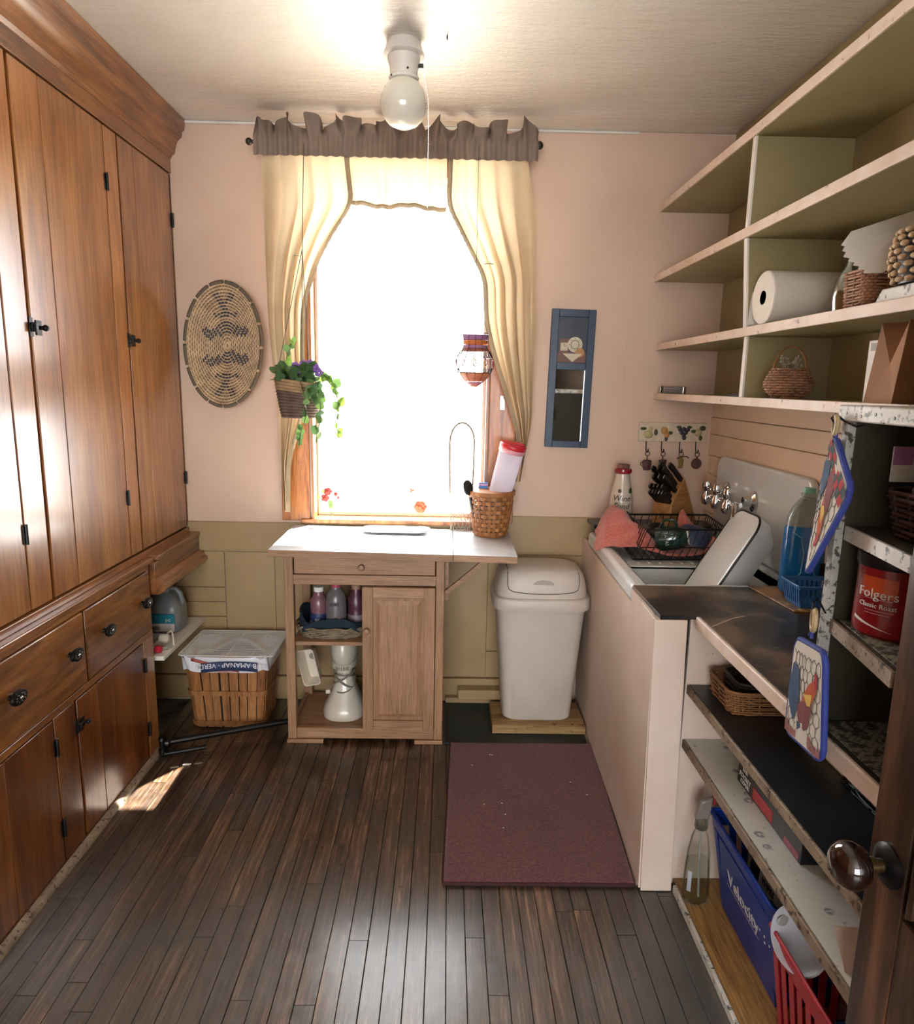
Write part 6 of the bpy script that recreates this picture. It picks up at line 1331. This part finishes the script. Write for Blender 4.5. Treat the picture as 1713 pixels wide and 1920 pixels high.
# potholders --------------------------------------------------------
CREAM = plain('holder_cream', '#c9c4b6', .9, .04); BLUB = plain('holder_blue', '#2a3882', .8, .1)
PRB, PRM, PRO, PRY, PRR, PRK = [plain('print_'+n_, c_, .85, .12) for n_, c_ in (('blue', '#34506e'), ('maroon', '#7c3f42'), ('orange', '#b5522c'), ('yellow', '#d0ad50'), ('red', '#a92c30'), ('brick', '#94605a'))]
def holder(t_, TL, TR, BR, BL, off, plaid=False, bulge=.002):
    TL, TR, BR, BL = map(Vector, (TL, TR, BR, BL)); nrm = ((TR-TL).cross(BL-TL)).normalized()
    if nrm.x > 0: nrm = -nrm
    def S(u, v_, h=0):
        p = (TL*(1-u)+TR*u)*v_+(BL*(1-u)+BR*u)*(1-v_); return p+nrm*(h+bulge*math.sin(PI*u)*math.sin(PI*v_)+.0015*math.sin(9*u+4*v_))
    ol = rrect(0, 1, 0, 1, .13, 6); n = len(ol); mb = MB()
    def shade(rings, h0):
        vs = []; 
        for k in range(rings+1):
            f_ = 1-k/rings; vs += [S(.5+(a-.5)*f_, .5+(b-.5)*f_, h0) for a, b in ol]
        return vs
    vt = shade(6, .005); vb = shade(6, -.005); 
    fs = [(k*n+i, k*n+(i+1) % n, (k+1)*n+(i+1) % n, (k+1)*n+i) for k in range(6) for i in range(n)]
    mb.add(vt, fs); mb.add(vb, [tuple(reversed(f_)) for f_ in fs]); part('pad', mb, CREAM, t_, smooth=1)
    part('binding', MB().tube([S(a, b, 0) for a, b in ol], .0058, 8, True), BLUB, t_)
    def pr(nm, poly, m_, h=.0008):
        h += .0008
        P = []
        for i in range(len(poly)):
            a, b = poly[i], poly[(i+1) % len(poly)]
            for k in range(4): P.append((a[0]+(b[0]-a[0])*k/4, a[1]+(b[1]-a[1])*k/4))
        cx = sum(p[0] for p in P)/len(P); cy = sum(p[1] for p in P)/len(P); n_ = len(P)
        vs = [S(a, b, .005+h) for a, b in P]+[S((a+cx)/2, (b+cy)/2, .005+h) for a, b in P]+[S(cx, cy, .005+h)]
        m3 = MB(); m3.add(vs, [(i, (i+1) % n_, n_+(i+1) % n_, n_+i) for i in range(n_)]+[(n_+i, n_+(i+1) % n_, 2*n_) for i in range(n_)]); part(nm, m3, m_, t_, smooth=0, recalc=False)
    # hexagon wire print
    m4 = MB(); s_ = .078
    def inside(a, b): return .03 < a < .97 and .05 < b < .97
    for r_ in range(-1, 9):
        for c_ in range(-1, 9):
            cx, cy = (c_+.5*(r_ % 2))*s_*1.732, r_*s_*1.5
            for k in range(3):
                a0, a1 = math.radians(30+60*k), math.radians(90+60*k); p, q_ = (cx+s_*math.cos(a0), cy+s_*math.sin(a0)), (cx+s_*math.cos(a1), cy+s_*math.sin(a1))
                if inside(*p) and inside(*q_): m4.tube([S(p[0], p[1], .0054), S(q_[0], q_[1], .0054)], .0007, 3)
    part('wire_print', m4, plain('wire_grey', '#5f5f5c', .8), t_, smooth=0)['kind'] = 'stuff'
    pr('tail_print', [(.12, .765), (.33, .724), (.37, .443), (.25, .183), (.18, .235), (.02, .42), (.06, .638)], PRB)
    pr('body_print', [(.33, .37), (.49, .448), (.78, .483), (.78, .395), (.67, .213), (.45, .10), (.37, .233)], PRM, .0010)
    pr('neck_print', [(.57, .527), (.67, .636), (.80, .712), (.88, .69), (.86, .6), (.78, .483), (.49, .448)], PRO, .0012)
    pr('breast_print', [(.57, .527), (.78, .57), (.76, .45), (.67, .44)], PRY, .0016); pr('comb_print', [(.81, .805), (.88, .755), (.89, .66), (.84, .62), (.80, .70)], PRR, .0016)
    pr('leg_print', [(.35, .21), (.46, .2), (.43, .08), (.37, .10)], PRB, .0014)
    if not plaid:
        for k in range(9):
            x_ = k/9; pr('brick_print', [(x_+.01, .02), (x_+.115, .02), (x_+.115, .13-.05*(k % 2)), (x_+.06, .17-.06*(k % 3)), (x_+.01, .12)], PRK, .0009)
    else:
        for k in range(8):
            for j in range(2): pr('plaid_print', [(k/8+.005, .03+j*.09), ((k+1)/8-.005, .03+j*.09), ((k+1)/8-.005, .115+j*.09), (k/8+.005, .115+j*.09)], (PRR, plain('print_green', '#3a4a48', .85))[(k+j) % 2], .0018)
    return S
WR = plain('ring_wood', '#b09a72', .5, .12)
def ringm(t_, c_, r_, axis, th=.0045):
    a_, b_ = axis; part('wooden_ring', MB().tube([Vector(c_)+Vector(a_)*r_*math.cos(k*PI/12)+Vector(b_)*r_*1.25*math.sin(k*PI/12) for k in range(24)], th, 8, True), WR, t_)
h1 = thing('rooster_potholder', 'rooster potholder with plaid corner, hung edge-on at the top of the rack', 'potholder', (.70, 1.24, 1.156))
holder(h1, (.735, 1.33, 1.308), (.676, 1.24, 1.156), (.690, 1.150, 1.335), (.702, 1.24, 1.420), None, True)
ringm(h1, (.699, 1.243, 1.440), .013, ((.3, .95, 0), (0, 0, 1)))
part('loop', MB().tube([(.701, 1.24, 1.414), (.699, 1.236, 1.428), (.701, 1.246, 1.418)], .003, 6), BLUB, h1)
tag(part('wire_hook', MB().tube([(.720, 1.19, 1.444), (.712, 1.20, 1.440), (.704, 1.225, 1.448), (.698, 1.245, 1.460), (.694, 1.25, 1.452), (.697, 1.243, 1.442)], .002, 6), M['blackm']), 'black wire hook at the top of the rack post', 'hook')
h2 = thing('rooster_potholder', 'square rooster potholder facing the room, hung low in front of the worktop edge', 'potholder', (.668, 1.19, .83))
holder(h2, (.688, 1.268, 1.026), (.650, 1.102, 1.060), (.668, 1.100, .860), (.690, 1.268, .832), None)
ringm(h2, (.671, 1.188, 1.090), .015, ((.35, .93, 0), (0, 0, 1)), .0050)
part('loop', MB().tube([(.669, 1.185, 1.056), (.670, 1.186, 1.072), (.671, 1.196, 1.058)], .003, 6), BLUB, h2)
tag(part('wire_hook', MB().tube([(.712, 1.225, 1.092), (.700, 1.215, 1.105), (.680, 1.20, 1.128), (.668, 1.192, 1.122), (.667, 1.188, 1.108), (.671, 1.186, 1.103)], .002, 6), M['blackm']), 'black wire hook low on the rack post above the worktop', 'hook')
# ------------------------------------------------------------------ things on the lower shelves
def traybasket(nm, lab, loc, rx, ry, h, m1, m2, rows, stakes, pw=7, cat='basket'):
    t_ = thing(nm, lab, cat, loc); a, b = MB(), MB()
    woven(a, [(.003+(h-.003)*j/rows, rx*(.94+.06*j/rows), ry*(.94+.06*j/rows)) for j in range(rows+1)], (0, 0, 0), stakes, .0026, .0024, pw, 4, b)
    part('weaving', a, m1, t_, world=False, smooth=2); part('stakes', b, m2, t_, world=False, smooth=2)
    c_ = MB(); n_ = int(2*ry/.008)
    for k in range(n_): c_.tube([(-rx*.93, -ry*.9+k*.008, .004), (rx*.93, -ry*.9+k*.008, .004)], .0022, 4)
    part('woven_base', c_, m1, t_, world=False, smooth=2); part('rim', MB().tube([(x_, y_, h) for x_, y_ in sring(rx, ry, 60, pw)], .0045, 6, True), m1, t_, world=False); return t_
traybasket('wicker_tray', 'shallow rectangular wicker tray basket on the black shelf', (.905, 1.755, .6555), .155, .085, .062, M['wicker'], M['wicker'], 9, 34)
traybasket('wicker_tray', 'smaller wicker tray nested inside the larger wicker tray', (.915, 1.76, .668), .130, .062, .060, M['wickerd'], M['wickerd'], 7, 28)
tag(part('cream_box', MB().box(.892, .935, 1.39, 1.56, .656, .700), plain('cream_card', '#c4b68e', .6), bev=.002), 'long cream-coloured box on the black shelf below the rack', 'box')
traybasket('black_basket', 'black twisted iron basket on the black shelf near the door', (.950, 1.265, .6555), .078, .115, .072, M['blackm'], M['blackm'], 8, 22, 4)
bkx = thing('black_book', 'black paperback with red patch lying on the patterned white shelf', 'book', (.86, 1.49, .4847))
part('cover', MB().box(-.078, .10, -.165, .165, 0, .062), plain('book_black', '#141214', .4), bkx, world=False, bev=.001)
part('red_patch', MB().box(-.0788, -.078, -.03, .075, .006, .036), plain('book_red', '#a3262c', .5), bkx, world=False); part('pink_patch', MB().box(-.0788, -.078, -.155, -.09, .004, .020), plain('book_pink', '#8d4a58', .5), bkx, world=False)
for s_, z_, y_ in (('THE', .043, .125), ('POCKET', .024, .122), ('COOK', .008, .120)): part('lettering', text_mb(s_, .017, lambda x_, yy, h, z_=z_, y_=y_: (-.0784-h, y_-x_, z_+yy)), LW, bkx, world=False, smooth=0)
tag(part('pink_card', MB().hexa([(.722, 1.045, .4848), (.775, 1.04, .4848), (.775, 1.042, .4848), (.722, 1.047, .4848), (.716, 1.085, .545), (.770, 1.08, .545), (.770, 1.082, .545), (.716, 1.087, .545)]), plain('card_pink', '#b9a294', .6), smooth=0), 'small bent pinkish card on the patterned shelf near the door', 'card')
# clear spray bottle
sb2 = thing('spray_bottle', 'clear spray bottle of water standing at the end of the floor shelf', 'bottle', (.748, 1.775, .0225))
GW = clear('spray_plastic', '#f6f7f5', .05, .15)
def ell2(p_): return MB().lathe(p_, 32, (0, 0, 0), 'z', 1, .72, 2.4)
part('body', ell2([(.030, 0), (.038, .006), (.039, .03), (.036, .10), (.032, .16), (.024, .21), (.014, .235), (.013, .25)]), GW, sb2, world=False, recalc=True)
part('water', ell2([(.030, .003), (.035, .008), (.036, .03), (.0335, .10), (.031, .135), (.001, .136)]), clear('water', '#f0f2f0', .03, .1), sb2, world=False)
part('collar', MB().lathe([(.017, .236), (.019, .240), (.018, .262), (.012, .268)], 20), clear('collar_plastic', '#d0d0cc', .15, .4), sb2, world=False)
part('trigger_head', MB().hexa([(-.022, -.010, .266), (.018, -.012, .266), (.018, .012, .266), (-.022, .010, .266), (-.010, -.010, .325), (.026, -.010, .335), (.026, .010, .335), (-.010, .010, .325)]), plain('frosted_head', '#a59b94', .3, trans=.4), sb2, world=False, bev=.006)
part('nozzle_tip', MB().box(.026, .033, -.008, .008, .312, .334), plain('red_nozzle', '#9c2f2c', .4), sb2, world=False, bev=.001)
part('dip_tube', MB().tube([(0, 0, .24), (.004, 0, .12), (.010, 0, .012)], .003, 6), plain('tube_pale', '#a9aba6', .3), sb2, world=False)
part('label', MB().grid(lambda u, v_: (.0385*math.sin(-1.0+.35*u-.0), -.0285*math.cos(-1.0+.35*u), .045+.065*v_), 4, 4), plain('label_pale', '#b4b8c4', .5), sb2, world=False)
# crates
BL2 = plain('royal_blue_plastic', '#12348f', .35, .06); RD2 = plain('red_crate_plastic', '#a8242f', .4, .06)
bc = thing('blue_crate', 'deep blue plastic crate lettered Velocity under the patterned shelf', 'crate', (.895, 1.585, .0225))
crate(bc, (.120, .195), (.075, .165), .290, BL2, (6, 9), .012, .045, .0)
def wallmap(tx, bx_, h): 
    def f(x_, y_, hh):  # left wall facing -X; lettering runs along -Y
        z = y_; k = z/h; return (-(bx_+(tx-bx_)*k)-.0028-hh, -x_, z)
    return f
wm = wallmap(.120, .075, .29)
pm = MB(); 
for (a, b, c_, d) in ((.02, .19, .055, .245), (-.14, .02, .055, .245)):
    pm.add([wm(a, c_, 0), wm(b, c_, 0), wm(b, d, 0), wm(a, d, 0), wm(a, c_, -.002), wm(b, c_, -.002), wm(b, d, -.002), wm(a, d, -.002)], [(0, 1, 2, 3), (7, 6, 5, 4), (0, 4, 5, 1), (2, 6, 7, 3), (1, 5, 6, 2), (3, 7, 4, 0)])
part('solid_panel', pm, BL2, bc, world=False, smooth=0)
part('lettering', text_mb('Velocity', .058, lambda x_, y_, h: wm(x_+.005, .140+y_, h)), LW, bc, world=False, smooth=0)
part('lettering', text_mb('· : ·', .05, lambda x_, y_, h: wm(x_+.135, .150+y_, h)), LW, bc, world=False, smooth=0)
part('underline', MB().add([wm(-.10, .128, .0005), wm(.10, .128, .0005), wm(.10, .131, .0005), wm(-.10, .131, .0005)], [(0, 1, 2, 3)]), LW, bc, world=False, smooth=0)
rc = thing('red_crate', 'red slotted plastic crate standing next to the blue crate', 'crate', (.885, 1.180, .0225))
crate(rc, (.130, .185), (.095, .160), .282, RD2, (7, 10), .010, .055)
wp = thing('wipes_pack', 'aqua and white wipes pack standing in the blue crate', 'pack', (.850, 1.555, .0275)); wp.rotation_euler = (0, math.radians(4), 0)
part('pack', MB().box(-.022, .030, -.060, .060, 0, .295), LW, wp, world=False, bev=.012); part('aqua_top', MB().box(-.024, .032, -.062, .062, .235, .305), plain('aqua', '#2a9fc4', .35), wp, world=False, bev=.012)
part('aqua_patch', MB().box(-.0235, .0, -.062, -.02, .12, .20), plain('aqua_dark', '#1b6f92', .35), wp, world=False, bev=.002)
part('lettering', text_mb('WIPES', .024, lambda x_, y_, h: (-.0228-h, -x_, .205+y_)), M['black'], wp, world=False, smooth=0)
tag(part('dark_bottle', MB().lathe([(.030, 0), (.034, .01), (.034, .20), (.016, .25), (.014, .28)], 20, (.885, 1.68, .0275)), plain('smoky_green', '#28332f', .2)), 'dark green bottle at the far end of the blue crate', 'bottle')
wb2 = thing('white_bowl', 'white plastic bowl tipped on its side in the red crate', 'bowl', (.812, 1.300, .318)); wb2.rotation_euler = (math.radians(8), math.radians(-68), math.radians(14))
part('bowl', MB().lathe([(.036, -.035), (.040, -.032), (.058, .010), (.066, .040), (.069, .042), (.066, .044), (.056, .012), (.036, -.028), (.001, -.030)], 36), plain('white_bowl_plastic', '#c5cad2', .3, .03), wb2, world=False)
part('pour_dimple', MB().lathe([(.001, 0), (.012, .001), (.014, .004)], 14, (.0, .054, .022), 'y', 1.4, 1), plain('dimple_grey', '#a8aaa6', .4), wb2, world=False)
rb = thing('syrup_bottle', 'dark bottle with bright red cap standing in the red crate', 'bottle', (.830, 1.075, .0275))
part('body', MB().lathe([(.030, 0), (.033, .008), (.033, .20), (.026, .235), (.018, .25), (.018, .262)], 28), plain('dark_syrup', '#1f0a0c', .1, coat=.5), rb, world=False); part('cap', MB().lathe([(.023, .262), (.025, .266), (.025, .292), (.023, .296), (.001, .296)], 24), plain('bright_red_cap', '#b01f30', .35), rb, world=False)
tag(part('maroon_box', MB().box(.86, .95, 1.15, 1.25, .0275, .27), plain('maroon_card', '#571218', .5), bev=.003), 'dark maroon box in the middle of the red crate', 'box')
tag(part('navy_box', MB().box(.80, .855, 1.125, 1.17, .0275, .255), plain('navy_card', '#1b2f66', .4), bev=.003), 'navy blue box in the red crate behind the red-capped bottle', 'box')
tag(part('black_wire_tray', MB().tube([(.775, 1.13, .295), (.78, 1.0, .30), (.80, 1.0, .30), (.795, 1.13, .295)], .002, 6, True).tube([(.765, 1.13, .2885), (.77, 1.0, .2935)], .002, 6), M['blackm']), 'thin black wire frame along the red crate rim', 'wire frame')
# ------------------------------------------------------------------ door at the right, standing open
DW = wood('door_wood', '#20130c', '#4a3323', '#80573a', 2, rough=.32, stretch=6, scale=2.2, coat=.35, coatr=.25, vary=.05, wear='#9a8b7c', wth=.70)
d1 = struct(part('door_1', MB().box(.675, .711, .878, .962, .012, 2.02), DW, bev=.002))
for z0, z1 in ((.012, .20), (.555, .740), (1.90, 2.02)): part('rail', MB().box(.677, .709, .30, .8775, z0, z1), DW, d1, smooth=0)
part('hinge_stile', MB().box(.675, .711, .225, .2995, .012, 2.02), DW, d1, bev=.002)
for z0, z1 in ((.2005, .5545), (.7405, 1.8995)):
    part('door_panel', MB().box(.688, .698, .31, .87, z0, z1), DW, d1, smooth=0)
    pm = [(.862, z0+.012), (.312, z0+.012), (.312, z1-.012), (.862, z1-.012)]
    part('panel_moulding', MB().tube([(.682, a, b) for a, b in pm], .010, 8, True), DW, d1)
kb2 = part('door_knob', MB().lathe([(.011, -.030), (.018, -.034), (.030, -.042), (.0355, -.056), (.034, -.070), (.024, -.081), (.001, -.085)], 36, (.675, .915, .800), 'x'), plain('brown_mineral', '#1d0e0b', .08, .1, coat=.8), d1, label='dark brown glossy door knob')
part('knob_shank', MB().lathe([(.010, -.004), (.010, -.020), (.013, -.022), (.013, -.032), (.010, -.034)], 20, (.675, .915, .800), 'x'), plain('old_brass', '#5b4a2c', .35, metal=.8), kb2)
part('rosette', MB().lathe([(.033, -.0005), (.033, -.004), (.026, -.009), (.016, -.012), (.012, -.012)], 32, (.675, .915, .800), 'x'), M['blackm'], kb2)
